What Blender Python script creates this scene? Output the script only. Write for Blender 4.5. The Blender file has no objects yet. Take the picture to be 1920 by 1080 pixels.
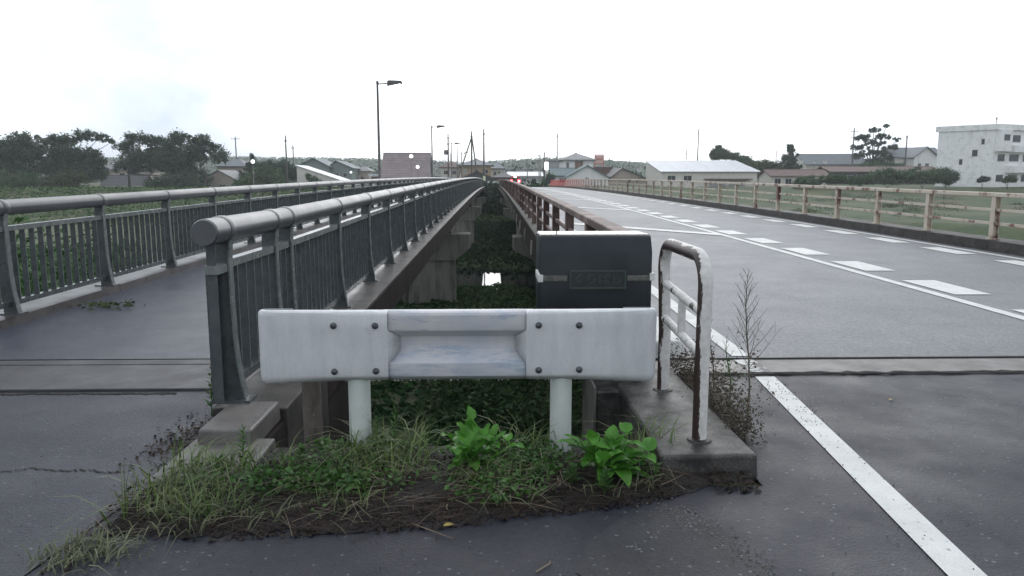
import bpy, bmesh, math, random
import numpy as np
from mathutils import Vector, Matrix
random.seed(7); rng = np.random.default_rng(11)
S = bpy.context.scene; COL = S.collection; R = math.radians
# ---------------------------------------------------------------- camera
F = 1397.0; TH = math.atan(205/F); YAW = math.atan(35/F/1.0107); EYE = 1.45
cam = bpy.data.cameras.new('camera'); camo = bpy.data.objects.new('camera', cam); COL.objects.link(camo)
camo.location = (0, 0, EYE); camo.rotation_euler = (math.pi/2 - TH, 0, -YAW)
cam.sensor_width = 36; cam.lens = 36*F/1920; cam.clip_start = .05; cam.clip_end = 6000
S.camera = camo
# ---------------------------------------------------------------- sky: thin cloud lit by the low sun behind it
CLOUD = 1.6; EVEN = .62
SUN_EL, SUN_AZ = R(32), R(8)
W = bpy.data.worlds.new('World'); S.world = W; W.use_nodes = True
nt = W.node_tree; nt.nodes.clear()
wo = nt.nodes.new('ShaderNodeOutputWorld'); bg = nt.nodes.new('ShaderNodeBackground')
sk = nt.nodes.new('ShaderNodeTexSky'); sk.sky_type = 'NISHITA'; sk.sun_disc = False
sk.sun_elevation = SUN_EL; sk.sun_rotation = SUN_AZ; sk.air_density = 1.2; sk.dust_density = 2.0
tc = nt.nodes.new('ShaderNodeTexCoord'); mp = nt.nodes.new('ShaderNodeMapping')
mp.inputs['Location'].default_value = (5.42, .7, 1.3); mp.inputs['Scale'].default_value = (1, 1, 1.6)
nz = nt.nodes.new('ShaderNodeTexNoise'); nz.inputs['Scale'].default_value = 1.9; nz.inputs['Detail'].default_value = 7; nz.inputs['Roughness'].default_value = .55
cr = nt.nodes.new('ShaderNodeValToRGB'); cr.color_ramp.elements[0].position = .32; cr.color_ramp.elements[1].position = .49
cr.color_ramp.elements[0].color = (0, 0, 0, 1); cr.color_ramp.elements[1].color = (1, 1, 1, 1)
mx = nt.nodes.new('ShaderNodeMix'); mx.data_type = 'RGBA'; hs = nt.nodes.new('ShaderNodeHueSaturation'); hs.inputs['Saturation'].default_value = .12; hs.inputs['Value'].default_value = CLOUD
nt.links.new(sk.outputs[0], hs.inputs['Color'])
ev = nt.nodes.new('ShaderNodeMix'); ev.data_type = 'RGBA'; ev.inputs[0].default_value = EVEN; ev.inputs[7].default_value = (10.6, 11.6, 12.6, 1); nt.links.new(hs.outputs[0], ev.inputs[6])
nt.links.new(tc.outputs['Generated'], mp.inputs[0]); nt.links.new(mp.outputs[0], nz.inputs['Vector']); nt.links.new(nz.outputs['Fac'], cr.inputs[0])
nt.links.new(cr.outputs[0], mx.inputs[0]); nt.links.new(ev.outputs[2], mx.inputs[7]); mx.inputs[6].default_value = (7.0, 8.0, 9.4, 1); nt.links.new(mx.outputs[2], bg.inputs[0])
bg.inputs[1].default_value = .1; nt.links.new(bg.outputs[0], wo.inputs[0])
sl = bpy.data.lights.new('sun', 'SUN'); so = bpy.data.objects.new('sun', sl); COL.objects.link(so)
sl.energy = .5; sl.angle = R(60); sl.color = (1, .97, .93)
sd = Vector((math.sin(SUN_AZ)*math.cos(SUN_EL), math.cos(SUN_AZ)*math.cos(SUN_EL), math.sin(SUN_EL)))
so.rotation_euler = sd.to_track_quat('Z', 'Y').to_euler(); so.location = (30, 40, 60)
vs = S.view_settings; vs.view_transform = 'Standard'; vs.look = 'None'; vs.exposure = .22; vs.gamma = 1
S.cycles.max_bounces = 6; S.cycles.transparent_max_bounces = 8

# ---------------------------------------------------------------- pixels of the photograph -> places
def ray(px, py):
    u = (px-960)/F; v = (540-py)/F; c, s = math.cos(TH), math.sin(TH); f = c+v*s
    return (f*math.sin(YAW)+u*math.cos(YAW), f*math.cos(YAW)-u*math.sin(YAW), -s+v*c)
def atz(px, py, z):
    x, y, w = ray(px, py); t = (z-EYE)/w; return Vector((x*t, y*t, z))
def aty(px, py, Y):
    x, y, w = ray(px, py); t = Y/y; return Vector((x*t, Y, EYE+w*t))
BR0, BR1 = 5.6, 128.0                      # the bridges span these distances
def deck(y):
    t = min(max(y-BR0, 0), BR1-BR0); return .0107*t - 8.6e-5*t*t

# ---------------------------------------------------------------- materials
def nodes(name):
    m = bpy.data.materials.new(name); m.use_nodes = True; n = m.node_tree
    b = n.nodes['Principled BSDF']; return m, n, b
def rgb(c): return (c[0], c[1], c[2], 1)
def noise(n, scale, detail=6, rough=.6, vec=None):
    t = n.nodes.new('ShaderNodeTexNoise'); t.inputs['Scale'].default_value = scale; t.inputs['Detail'].default_value = detail; t.inputs['Roughness'].default_value = rough
    if vec is not None: n.links.new(vec, t.inputs['Vector'])
    return t.outputs['Fac']
def ramp(n, fac, a, b, ca=(0, 0, 0, 1), cb=(1, 1, 1, 1)):
    r = n.nodes.new('ShaderNodeValToRGB'); r.color_ramp.elements[0].position = a; r.color_ramp.elements[1].position = b
    r.color_ramp.elements[0].color = ca; r.color_ramp.elements[1].color = cb; n.links.new(fac, r.inputs[0]); return r.outputs[0]
def mixc(n, fac, a, b, mode='MIX'):
    m = n.nodes.new('ShaderNodeMix'); m.data_type = 'RGBA'; m.blend_type = mode
    for v, i in ((fac, 0), (a, 6), (b, 7)):
        if isinstance(v, (int, float)): m.inputs[i].default_value = v
        elif isinstance(v, tuple): m.inputs[i].default_value = v
        else: n.links.new(v, m.inputs[i])
    return m.outputs[2]
def pos(n): return n.nodes.new('ShaderNodeNewGeometry').outputs['Position']
def stretch(n, sc):
    mp = n.nodes.new('ShaderNodeMapping'); mp.inputs['Scale'].default_value = sc; n.links.new(pos(n), mp.inputs[0]); return mp.outputs[0]
def bump(n, b, h, strength, dist=.01):
    bp = n.nodes.new('ShaderNodeBump'); bp.inputs['Strength'].default_value = strength; bp.inputs['Distance'].default_value = dist
    n.links.new(h, bp.inputs['Height']); n.links.new(bp.outputs[0], b.inputs['Normal'])
def M(name, c1, c2, rough=.6, scale=5., lo=.35, hi=.65, bmp=0, bscale=60., spec=.5, metal=0, third=None, t_lo=.55, t_hi=.62, t_scale=8., grain=None, island=0, streak=None, rvar=.1):
    m, n, b = nodes(name); p = pos(n)
    v = stretch(n, streak) if streak else p
    c = mixc(n, ramp(n, noise(n, scale, 7, .62, v), lo, hi), rgb(c1), rgb(c2))
    if third: c = mixc(n, ramp(n, noise(n, t_scale, 8, .65, v), t_lo, t_hi), c, rgb(third))
    if grain: c = mixc(n, ramp(n, noise(n, grain[0], 2, .5, p), .3, .7, (1-grain[1],)*3+(1,), (1+grain[1],)*3+(1,)), c, c, 'MULTIPLY') if False else mixc(n, 1.0, c, ramp(n, noise(n, grain[0], 2, .5, p), .3, .7, (1-grain[1],)*3+(1,), (1,)*3+(1,)), 'MULTIPLY')
    if island:
        g = n.nodes.new('ShaderNodeNewGeometry'); c = mixc(n, 1.0, c, ramp(n, g.outputs['Random Per Island'], 0, 1, (1-island,)*3+(1,), (1+island,)*3+(1,)), 'MULTIPLY')
    n.links.new(c, b.inputs['Base Color']); b.inputs['Metallic'].default_value = metal; b.inputs['Specular IOR Level'].default_value = spec
    rr = ramp(n, noise(n, scale*.7, 4, .6, p), .3, .7, (max(rough-rvar, .03),)*3+(1,), (min(rough+rvar, 1),)*3+(1,)); n.links.new(rr, b.inputs['Roughness'])
    if bmp: bump(n, b, noise(n, bscale, 4, .6, p), bmp)
    return m
def asphalt(name, c1, c2, stone, rough, scale=.9, speck=.16, rv=.12, grain=.25):
    m, n, b = nodes(name); p = pos(n)
    c = mixc(n, ramp(n, noise(n, scale, 8, .62, p), .32, .68), rgb(c1), rgb(c2))
    vo = n.nodes.new('ShaderNodeTexVoronoi'); vo.inputs['Scale'].default_value = 95; n.links.new(p, vo.inputs['Vector'])
    sx = n.nodes.new('ShaderNodeSeparateColor'); n.links.new(vo.outputs['Color'], sx.inputs[0])
    c = mixc(n, 1.0, c, ramp(n, sx.outputs[0], 0, 1, (.72,)*3+(1,), (1.25,)*3+(1,)), 'MULTIPLY')
    c = mixc(n, 1.0, c, ramp(n, noise(n, 28, 5, .75, p), .3, .7, (1-grain,)*3+(1,), (1+grain,)*3+(1,)), 'MULTIPLY')
    c = mixc(n, ramp(n, sx.outputs[1], 1-speck*.05, 1-speck*.02), c, rgb(stone))
    n.links.new(c, b.inputs['Base Color'])
    n.links.new(ramp(n, noise(n, 1.6, 6, .6, p), .3, .72, (rough-rv,)*3+(1,), (rough+rv,)*3+(1,)), b.inputs['Roughness'])
    b.inputs['Specular IOR Level'].default_value = .45
    ad = n.nodes.new('ShaderNodeMath'); ad.operation = 'ADD'; n.links.new(vo.outputs['Distance'], ad.inputs[0]); n.links.new(noise(n, 40, 4, .6, p), ad.inputs[1])
    bump(n, b, ad.outputs[0], .32, .005); return m
def leafmat(name, c1, c2, rough=.5, trans=.25, var=.35, scale=3., spec=.35):
    m, n, b = nodes(name); g = n.nodes.new('ShaderNodeNewGeometry')
    c = mixc(n, ramp(n, noise(n, scale, 4, .6, g.outputs['Position']), .35, .65), rgb(c1), rgb(c2))
    c = mixc(n, 1.0, c, ramp(n, g.outputs['Random Per Island'], 0, 1, (1-var,)*3+(1,), (1+var, 1+var, 1+var*.7, 1)), 'MULTIPLY')
    n.links.new(c, b.inputs['Base Color']); b.inputs['Roughness'].default_value = rough; b.inputs['Specular IOR Level'].default_value = spec
    t = n.nodes.new('ShaderNodeBsdfTranslucent'); n.links.new(c, t.inputs[0]); ms = n.nodes.new('ShaderNodeMixShader'); ms.inputs[0].default_value = trans
    n.links.new(b.outputs[0], ms.inputs[1]); n.links.new(t.outputs[0], ms.inputs[2]); n.links.new(ms.outputs[0], n.nodes['Material Output'].inputs[0]); return m
def emit(name, c, s):
    m, n, b = nodes(name); b.inputs['Base Color'].default_value = rgb(c); b.inputs['Emission Color'].default_value = rgb(c); b.inputs['Emission Strength'].default_value = s; return m

MT = dict(
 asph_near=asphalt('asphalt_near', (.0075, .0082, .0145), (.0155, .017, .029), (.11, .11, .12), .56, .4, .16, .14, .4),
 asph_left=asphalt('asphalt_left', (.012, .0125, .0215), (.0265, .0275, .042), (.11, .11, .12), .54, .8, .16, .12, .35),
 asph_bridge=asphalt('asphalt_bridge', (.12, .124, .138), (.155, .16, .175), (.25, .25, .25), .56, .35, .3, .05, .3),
 asph_path=asphalt('asphalt_path', (.03, .034, .052), (.045, .05, .073), (.18, .18, .2), .44, .7, .1),
 soil=M('soil', (.010, .009, .009), (.022, .018, .017), .9, 9, bmp=.9, bscale=45),
 ground=M('ground_grass', (.036, .075, .022), (.095, .12, .045), .95, .22, lo=.38, hi=.62, bmp=.6, bscale=5, third=(.13, .115, .065), t_lo=.5, t_hi=.64, t_scale=.16, grain=(7, .45)),
 concrete=M('concrete', (.13, .12, .115), (.2, .19, .18), .6, 3, bmp=.35, bscale=70, third=(.06, .05, .045), t_lo=.52, t_hi=.7, t_scale=2.2, grain=(220, .35)),
 conc_dark=M('concrete_dark', (.04, .036, .034), (.09, .08, .075), .6, 4, spec=.25, bmp=.35, bscale=60, third=(.03, .032, .026), t_lo=.5, t_hi=.65, t_scale=5, grain=(200, .3)),
 conc_pale=M('concrete_pale', (.22, .207, .19), (.31, .294, .27), .8, 1.2, spec=.15, bmp=.2, bscale=30, third=(.06, .056, .048), t_lo=.5, t_hi=.7, t_scale=.7, streak=(3, 3, .5)),
 conc_slab=M('concrete_slab', (.04, .037, .035), (.1, .094, .088), .5, 9, bmp=.4, bscale=80, third=(.018, .017, .016), t_lo=.48, t_hi=.56, t_scale=5, grain=(110, .6)),
 conc_strip=M('concrete_strip', (.13, .12, .115), (.19, .175, .165), .5, 5, bmp=.3, bscale=90, third=(.08, .07, .065), t_lo=.5, t_hi=.7, t_scale=2, grain=(250, .45)),
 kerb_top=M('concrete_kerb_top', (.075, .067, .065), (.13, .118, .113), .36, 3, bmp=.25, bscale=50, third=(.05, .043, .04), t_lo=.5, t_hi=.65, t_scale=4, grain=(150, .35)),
 joint_left=M('joint_patch', (.045, .044, .05), (.08, .077, .082), .5, 5, bmp=.3, bscale=90, third=(.028, .027, .031), t_lo=.5, t_hi=.66, t_scale=2.5, grain=(200, .4)),
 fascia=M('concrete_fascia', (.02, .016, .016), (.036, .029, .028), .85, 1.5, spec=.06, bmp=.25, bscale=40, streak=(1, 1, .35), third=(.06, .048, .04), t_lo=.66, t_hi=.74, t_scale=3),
 end_block=M('end_block_stone', (.0055, .0095, .0145), (.010, .0155, .0215), .36, 7, spec=.35, bmp=.1, bscale=120, rvar=.08),
 bronze=M('bronze_plate', (.018, .028, .028), (.028, .04, .038), .42, 30, metal=.2, bmp=.1),
 bronze_hi=M('bronze_relief', (.042, .058, .055), (.06, .076, .07), .4, 30, metal=.2),
 mortar=M('mortar', (.06, .062, .055), (.15, .15, .13), .7, 20, bmp=.3),
 steel_paint=M('railing_paint', (.075, .079, .086), (.105, .109, .117), .34, 3, spec=.5, grain=(220, .22), bmp=.05, bscale=200, rvar=.05),
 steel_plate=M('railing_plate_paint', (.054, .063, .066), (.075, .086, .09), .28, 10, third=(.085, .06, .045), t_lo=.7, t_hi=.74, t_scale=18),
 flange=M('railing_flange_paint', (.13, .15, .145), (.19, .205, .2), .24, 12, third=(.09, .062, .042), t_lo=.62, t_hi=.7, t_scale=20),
 rust_rail=None, white_beam=None, white_post=M('guard_post_white', (.45, .49, .465), (.53, .56, .535), .45, 8, third=(.3, .31, .28), t_lo=.66, t_hi=.75, t_scale=14, bmp=.1),
 bolt=M('bolt_galvanised', (.06, .065, .08), (.11, .115, .13), .45, 60, metal=.6),
 fence=None,
 paint=M('road_paint', (.62, .62, .6), (.74, .74, .72), .55, 5, bmp=.3, bscale=150, third=(.3, .3, .3), t_lo=.6, t_hi=.7, t_scale=22, grain=(170, .25)),
 paint_worn=M('road_paint_worn', (.6, .6, .59), (.7, .7, .69), .55, 5, bmp=.3, bscale=150, third=(.1, .1, .1), t_lo=.45, t_hi=.53, t_scale=9, grain=(170, .3)),
 rubber=M('joint_rubber', (.012, .012, .013), (.02, .02, .022), .5, 10),
 lamp_steel=M('lamp_steel', (.09, .085, .085), (.14, .13, .125), .5, 4, metal=.3),
 pole=M('pole_concrete', (.16, .155, .15), (.22, .21, .2), .7, 3),
 pole_steel=M('pole_brown', (.07, .06, .055), (.1, .09, .08), .6, 3),
 dark=M('dark_metal', (.03, .03, .032), (.045, .045, .05), .5, 4),
 glow=emit('lamp_glow', (1, 1, 1), 2.2), globe=emit('globe_glow', (1, 1, 1), 2.5),
 red_glow=emit('tail_light_glow', (1, .04, .06), 14), white_red=emit('brake_light_glow', (1, .35, .35), 9),
 wood=M('weathered_wood', (.07, .055, .048), (.12, .1, .09), .8, 6, streak=(5, 5, 1.5), bmp=.6, bscale=60, third=(.3, .27, .25), t_lo=.64, t_hi=.68, t_scale=9),
)
def rust_rail(name='rusty_cream_paint', old=False):
    m, n, b = nodes(name); p = pos(n); v = stretch(n, (1, 1, .6))
    cream = mixc(n, noise(n, 3, 4, .6, p), rgb((.46, .39, .31)), rgb((.58, .52, .43)))
    rust = mixc(n, noise(n, 9, 6, .7, p), rgb((.1, .055, .046)), rgb((.27, .135, .1)))
    if old: cream = mixc(n, noise(n, 5, 5, .7, p), rgb((.17, .12, .105)), rgb((.3, .22, .19))); rust = mixc(n, noise(n, 9, 6, .7, p), rgb((.05, .034, .031)), rgb((.13, .072, .06)))
    sx = n.nodes.new('ShaderNodeSeparateXYZ'); n.links.new(p, sx.inputs[0])
    # the western parapet is rusted through far more than the eastern one
    k = n.nodes.new('ShaderNodeMapRange'); k.inputs[1].default_value = 1.5; k.inputs[2].default_value = 8; k.inputs[3].default_value = .09; k.inputs[4].default_value = .015; n.links.new(sx.outputs[0], k.inputs[0])
    a = n.nodes.new('ShaderNodeMath'); a.operation = 'ADD'; n.links.new(noise(n, 2.6, 8, .68, v), a.inputs[0]); n.links.new(k.outputs[0], a.inputs[1])
    c = mixc(n, ramp(n, a.outputs[0], .53, .61), cream, rust)
    # red brake-light glow painted into the eastern parapet's colour towards its far end
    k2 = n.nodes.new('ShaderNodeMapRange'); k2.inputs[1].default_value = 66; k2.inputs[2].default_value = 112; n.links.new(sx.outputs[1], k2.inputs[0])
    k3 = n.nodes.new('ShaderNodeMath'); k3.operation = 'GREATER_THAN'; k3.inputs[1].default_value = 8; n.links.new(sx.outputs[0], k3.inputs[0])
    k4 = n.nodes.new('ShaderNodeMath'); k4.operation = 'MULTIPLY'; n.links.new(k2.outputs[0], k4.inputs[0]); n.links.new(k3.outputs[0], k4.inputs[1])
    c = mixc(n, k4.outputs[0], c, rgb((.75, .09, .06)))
    n.links.new(c, b.inputs['Base Color']); b.inputs['Roughness'].default_value = .62; bump(n, b, noise(n, 40, 5, .7, p), .3); return m
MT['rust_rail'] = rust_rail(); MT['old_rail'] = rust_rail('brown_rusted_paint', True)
def white_beam():
    m, n, b = nodes('guard_beam_white'); p = pos(n)
    c = mixc(n, ramp(n, noise(n, 3, 6, .6, p), .35, .7), rgb((.5, .51, .53)), rgb((.57, .575, .59)))
    c = mixc(n, ramp(n, noise(n, 26, 8, .7, stretch(n, (.45, 1, 2.2))), .62, .72), c, rgb((.36, .38, .46)))
    c = mixc(n, ramp(n, noise(n, 90, 3, .6, p), .72, .76), c, rgb((.14, .13, .13)))
    c = mixc(n, ramp(n, noise(n, 260, 2, .5, p), .6, .7), c, rgb((.36, .37, .41)))
    c = mixc(n, 1.0, c, ramp(n, noise(n, 9, 8, .7, stretch(n, (2.2, 1, .35))), .35, .62, (.9, .9, .9, 1), (1.04, 1.04, 1.04, 1)), 'MULTIPLY')
    n.links.new(c, b.inputs['Base Color']); n.links.new(ramp(n, noise(n, 20, 4, .6, p), .3, .7, (.32,)*3+(1,), (.55,)*3+(1,)), b.inputs['Roughness']); bump(n, b, noise(n, 140, 3, .6, p), .06); return m
MT['white_beam'] = white_beam()
def beam_worn():
    m, n, b = nodes('guard_beam_scuffed'); p = pos(n)
    c = mixc(n, ramp(n, noise(n, 4, 6, .6, p), .35, .7), rgb((.4, .42, .47)), rgb((.55, .53, .53)))
    c = mixc(n, ramp(n, noise(n, 5, 12, .8, stretch(n, (.5, 1, 2.6))), .51, .6), c, rgb((.29, .34, .42)))
    c = mixc(n, ramp(n, noise(n, 11, 12, .85, stretch(n, (.3, 1, 4))), .58, .66), c, rgb((.13, .13, .2)))
    c = mixc(n, ramp(n, noise(n, 120, 3, .6, p), .72, .76), c, rgb((.08, .08, .09)))
    n.links.new(c, b.inputs['Base Color']); b.inputs['Roughness'].default_value = .42; return m
MT['beam_worn'] = beam_worn()
def fence_mat(name, AMT):
    m, n, b = nodes(name); p = pos(n); v = stretch(n, (1, 1, .3))
    w = mixc(n, ramp(n, noise(n, 30, 6, .6, p), .35, .7), rgb((.5, .48, .46)), rgb((.66, .645, .63)))
    rust = mixc(n, noise(n, 16, 6, .7, p), rgb((.016, .010, .010)), rgb((.05, .024, .02)))
    g = n.nodes.new('ShaderNodeNewGeometry'); sx = n.nodes.new('ShaderNodeSeparateXYZ'); n.links.new(g.outputs['Normal'], sx.inputs[0])
    # paint has peeled off the side that faces away from the road
    k = n.nodes.new('ShaderNodeMapRange'); k.inputs[1].default_value = -.95; k.inputs[2].default_value = .35; k.inputs[3].default_value = AMT; k.inputs[4].default_value = -.1; n.links.new(sx.outputs[0], k.inputs[0])
    a = n.nodes.new('ShaderNodeMath'); a.operation = 'ADD'; n.links.new(noise(n, 6, 9, .75, v), a.inputs[0]); n.links.new(k.outputs[0], a.inputs[1])
    mask = ramp(n, a.outputs[0], .6, .62); c = mixc(n, mask, w, rust)
    n.links.new(c, b.inputs['Base Color']); b.inputs['Roughness'].default_value = .5; bump(n, b, a.outputs[0], .25); return m
MT['fence'] = fence_mat('peeling_white_paint', .235); MT['fence2'] = fence_mat('worn_white_paint', .06)
LEAF = dict(
 weed=leafmat('weed_leaf', (.035, .095, .02), (.06, .135, .03)), kudzu=leafmat('slope_leaf', (.018, .06, .018), (.036, .1, .032), .65, var=.45, spec=.15),
 grass=leafmat('grass_blade', (.065, .125, .03), (.14, .18, .07), .45, var=.5, scale=6.), straw=leafmat('straw', (.13, .1, .075), (.24, .19, .14), .7, .1),
 litter=leafmat('litter', (.018, .013, .011), (.048, .031, .024), .85, .05), dock=leafmat('dock_leaf', (.055, .19, .022), (.11, .3, .045), .42, .35, .3, 9, .4),
 tree_dark=leafmat('tree_leaf_dark', (.045, .085, .06), (.075, .12, .08), .6, .3, .6, .35), tree_mid=leafmat('tree_leaf_mid', (.06, .115, .06), (.095, .15, .078), .7, .2, .45, .4),
 tree_olive=leafmat('tree_leaf_olive', (.055, .075, .034), (.08, .1, .045), .7, .2, .4, .5), tree_bright=leafmat('tree_leaf_bright', (.04, .085, .025), (.07, .12, .04), .7, .2, .4, .5),
 under=leafmat('undergrowth', (.03, .075, .024), (.06, .12, .042), .7, .2, .5, 1.5, .2), levee=leafmat('levee_grass', (.055, .12, .03), (.085, .15, .045), .8, .15, .25, .8), deep=leafmat('deep_weeds', (.012, .036, .015), (.022, .055, .022), .8, .1, .4, 1.5, .1), dry=leafmat('dry_weed', (.075, .062, .05), (.14, .12, .095), .8, .1), meadow=leafmat('meadow', (.06, .1, .038), (.095, .125, .058), .8, .1, .15, 1.),
 yellow=leafmat('yellow_leaf', (.35, .26, .07), (.42, .32, .1), .6, .1, .1), orange=leafmat('orange_leaf', (.4, .14, .03), (.45, .2, .04), .6, .1, .1),
)
BARK = M('bark', (.035, .03, .026), (.06, .05, .045), .9, 6, bmp=.6, bscale=30)

# ---------------------------------------------------------------- builders
class MB:
    def __init__(s): s.v = []; s.f = []
    def quad(s, a, b, c, d): i = len(s.v); s.v += [tuple(a), tuple(b), tuple(c), tuple(d)]; s.f.append((i, i+1, i+2, i+3)); return s
    def box(s, x0, x1, y0, y1, z0, z1):
        i = len(s.v); s.v += [(x, y, z) for z in (z0, z1) for x, y in ((x0, y0), (x1, y0), (x1, y1), (x0, y1))]
        s.f += [(i+3, i+2, i+1, i), (i+4, i+5, i+6, i+7)] + [(i+k, i+(k+1) % 4, i+4+(k+1) % 4, i+4+k) for k in range(4)]; return s
    def hexa(s, lo, hi):                                   # 4 bottom + 4 top corners
        i = len(s.v); s.v += [tuple(p) for p in lo] + [tuple(p) for p in hi]
        s.f += [(i+3, i+2, i+1, i), (i+4, i+5, i+6, i+7)] + [(i+k, i+(k+1) % 4, i+4+(k+1) % 4, i+4+k) for k in range(4)]; return s
    def prism(s, poly, a, b, axis='y'):                    # polygon extruded along an axis
        n = len(poly); i = len(s.v)
        for t in (a, b):
            for p, q in poly: s.v.append({'y': (p, t, q), 'x': (t, p, q), 'z': (p, q, t)}[axis])
        s.f += [tuple(range(i, i+n)), tuple(range(i+2*n-1, i+n-1, -1))] + [(i+k, i+n+k, i+n+(k+1) % n, i+(k+1) % n) for k in range(n)]; return s
    def tube(s, pts, rad, n=10, cap=True):
        pts = [Vector(p) for p in pts]; rad = rad if isinstance(rad, (list, tuple)) else [rad]*len(pts)
        i0 = len(s.v); up = None
        for k, p in enumerate(pts):
            d = (pts[min(k+1, len(pts)-1)]-pts[max(k-1, 0)]).normalized()
            if up is None: up = d.orthogonal().normalized()
            else: up = (up-d*up.dot(d)).normalized()
            w = d.cross(up)
            for j in range(n):
                a = 2*math.pi*j/n; s.v.append(tuple(p+(up*math.cos(a)+w*math.sin(a))*rad[k]))
        for k in range(len(pts)-1):
            for j in range(n): s.f.append((i0+k*n+j, i0+k*n+(j+1) % n, i0+(k+1)*n+(j+1) % n, i0+(k+1)*n+j))
        if cap: s.f.append(tuple(range(i0+n-1, i0-1, -1))); s.f.append(tuple(i0+(len(pts)-1)*n+j for j in range(n)))
        return s
    def grid(s, rows):
        i0 = len(s.v); w = len(rows[0])
        for r in rows: s.v += [tuple(p) for p in r]
        for a in range(len(rows)-1):
            for b in range(w-1): s.f.append((i0+a*w+b, i0+a*w+b+1, i0+(a+1)*w+b+1, i0+(a+1)*w+b))
        return s
    def mesh(s, name, mat, off=(0, 0, 0), smooth=False, bevel=0, seg=2, fixn=True):
        me = bpy.data.meshes.new(name); o = Vector(off)
        me.from_pydata([tuple(Vector(v)-o) for v in s.v], [], s.f); me.materials.append(mat)
        if bevel or fixn:
            bm = bmesh.new(); bm.from_mesh(me)
            if fixn: bmesh.ops.recalc_face_normals(bm, faces=bm.faces)
            if bevel:
                es = [e for e in bm.edges if len(e.link_faces) == 2 and e.calc_face_angle(0) > .6]
                bmesh.ops.bevel(bm, geom=es, offset=bevel, segments=seg, profile=.5, affect='EDGES', clamp_overlap=True)
            bm.to_mesh(me); bm.free()
        if smooth:
            for p in me.polygons: p.use_smooth = True
            if hasattr(me, 'set_sharp_from_angle'): me.set_sharp_from_angle(angle=R(40))
        return me
    def build(s, name, mat, parent=None, world=True, **k):
        off = parent.matrix_world_loc if False else ((world_loc(parent) if (parent is not None and world) else (0, 0, 0)))
        me = s.mesh(name, mat, off, **k); return link(name, me, parent)
def world_loc(o):
    l = Vector((0, 0, 0))
    while o is not None: l += o.location; o = o.parent
    return l
def link(name, me, parent=None, loc=(0, 0, 0), rz=0):
    o = bpy.data.objects.new(name, me); COL.objects.link(o); o.parent = parent; o.location = loc; o.rotation_euler[2] = rz; return o
def tag(o, label=None, cat=None, group=None, kind=None):
    if label: o['label'] = label
    if cat: o['category'] = cat
    if group: o['group'] = group
    if kind: o['kind'] = kind
    return o
def thing(name, label, cat, loc=(0, 0, 0), rz=0, group=None): return tag(link(name, None, None, loc, rz), label, cat, group)
def npmesh(name, V, Fc, mat, parent=None, smooth=False):
    me = bpy.data.meshes.new(name); k = Fc.shape[1]; me.vertices.add(len(V)); me.vertices.foreach_set('co', V.astype(np.float32).ravel())
    me.loops.add(Fc.size); me.loops.foreach_set('vertex_index', Fc.astype(np.int32).ravel()); me.polygons.add(len(Fc))
    me.polygons.foreach_set('loop_start', np.arange(0, Fc.size, k, dtype=np.int32)); me.polygons.foreach_set('loop_total', np.full(len(Fc), k, dtype=np.int32))
    me.update(calc_edges=True); me.materials.append(mat)
    if smooth: me.polygons.foreach_set('use_smooth', np.ones(len(Fc), bool))
    return link(name, me, parent)
# leaves: each a pointed quad folded a little; grass: bent tapering strips
def leaves_geo(P, size, up=.5, jitter=.5):
    n = len(P); d = rng.normal(size=(n, 3)); d[:, 2] *= .6; d /= np.linalg.norm(d, axis=1)[:, None]
    nr = rng.normal(size=(n, 3))*(1-up); nr[:, 2] += up*1.3; s = np.cross(nr, d); s /= np.linalg.norm(s, axis=1)[:, None]+1e-9
    L = (size*(1+jitter*(rng.random(n)-.5)*2))[:, None] if np.ndim(size) == 0 else size[:, None]
    nn = np.cross(d, s)*.12
    V = np.stack([P-d*L*.5, P+s*L*.32+nn*L, P+d*L*.5, P-s*L*.32+nn*L], 1).reshape(-1, 3)
    return V, np.arange(4*n).reshape(n, 4)
def blades_geo(P, H, Wd, bend, nseg=3):
    n = len(P); a = rng.random(n)*2*np.pi; dirv = np.stack([np.cos(a), np.sin(a), np.zeros(n)], 1); side = np.stack([-np.sin(a+.6), np.cos(a+.6), np.zeros(n)], 1)
    rows = []
    for k in range(nseg+1):
        t = k/nseg; c = P+dirv*(H*bend*t*t)[:, None]; c[:, 2] = P[:, 2]+H*(t-.45*np.minimum(bend, 1.6)*t*t*t); w = (Wd*(1-t)**.7+.0004)[:, None]*.5
        rows += [c-side*w, c+side*w]
    V = np.stack(rows, 1).reshape(-1, 3); b = (np.arange(n)*2*(nseg+1))[:, None]
    Fc = np.concatenate([b+np.array([[2*k, 2*k+1, 2*k+3, 2*k+2]]) for k in range(nseg)], 1).reshape(-1, 4); return V, Fc
def merge(*gs):
    Vs, Fs, o = [], [], 0
    for V, Fc in gs: Vs.append(V); Fs.append(Fc+o); o += len(V)
    return np.concatenate(Vs), np.concatenate(Fs)
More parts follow.
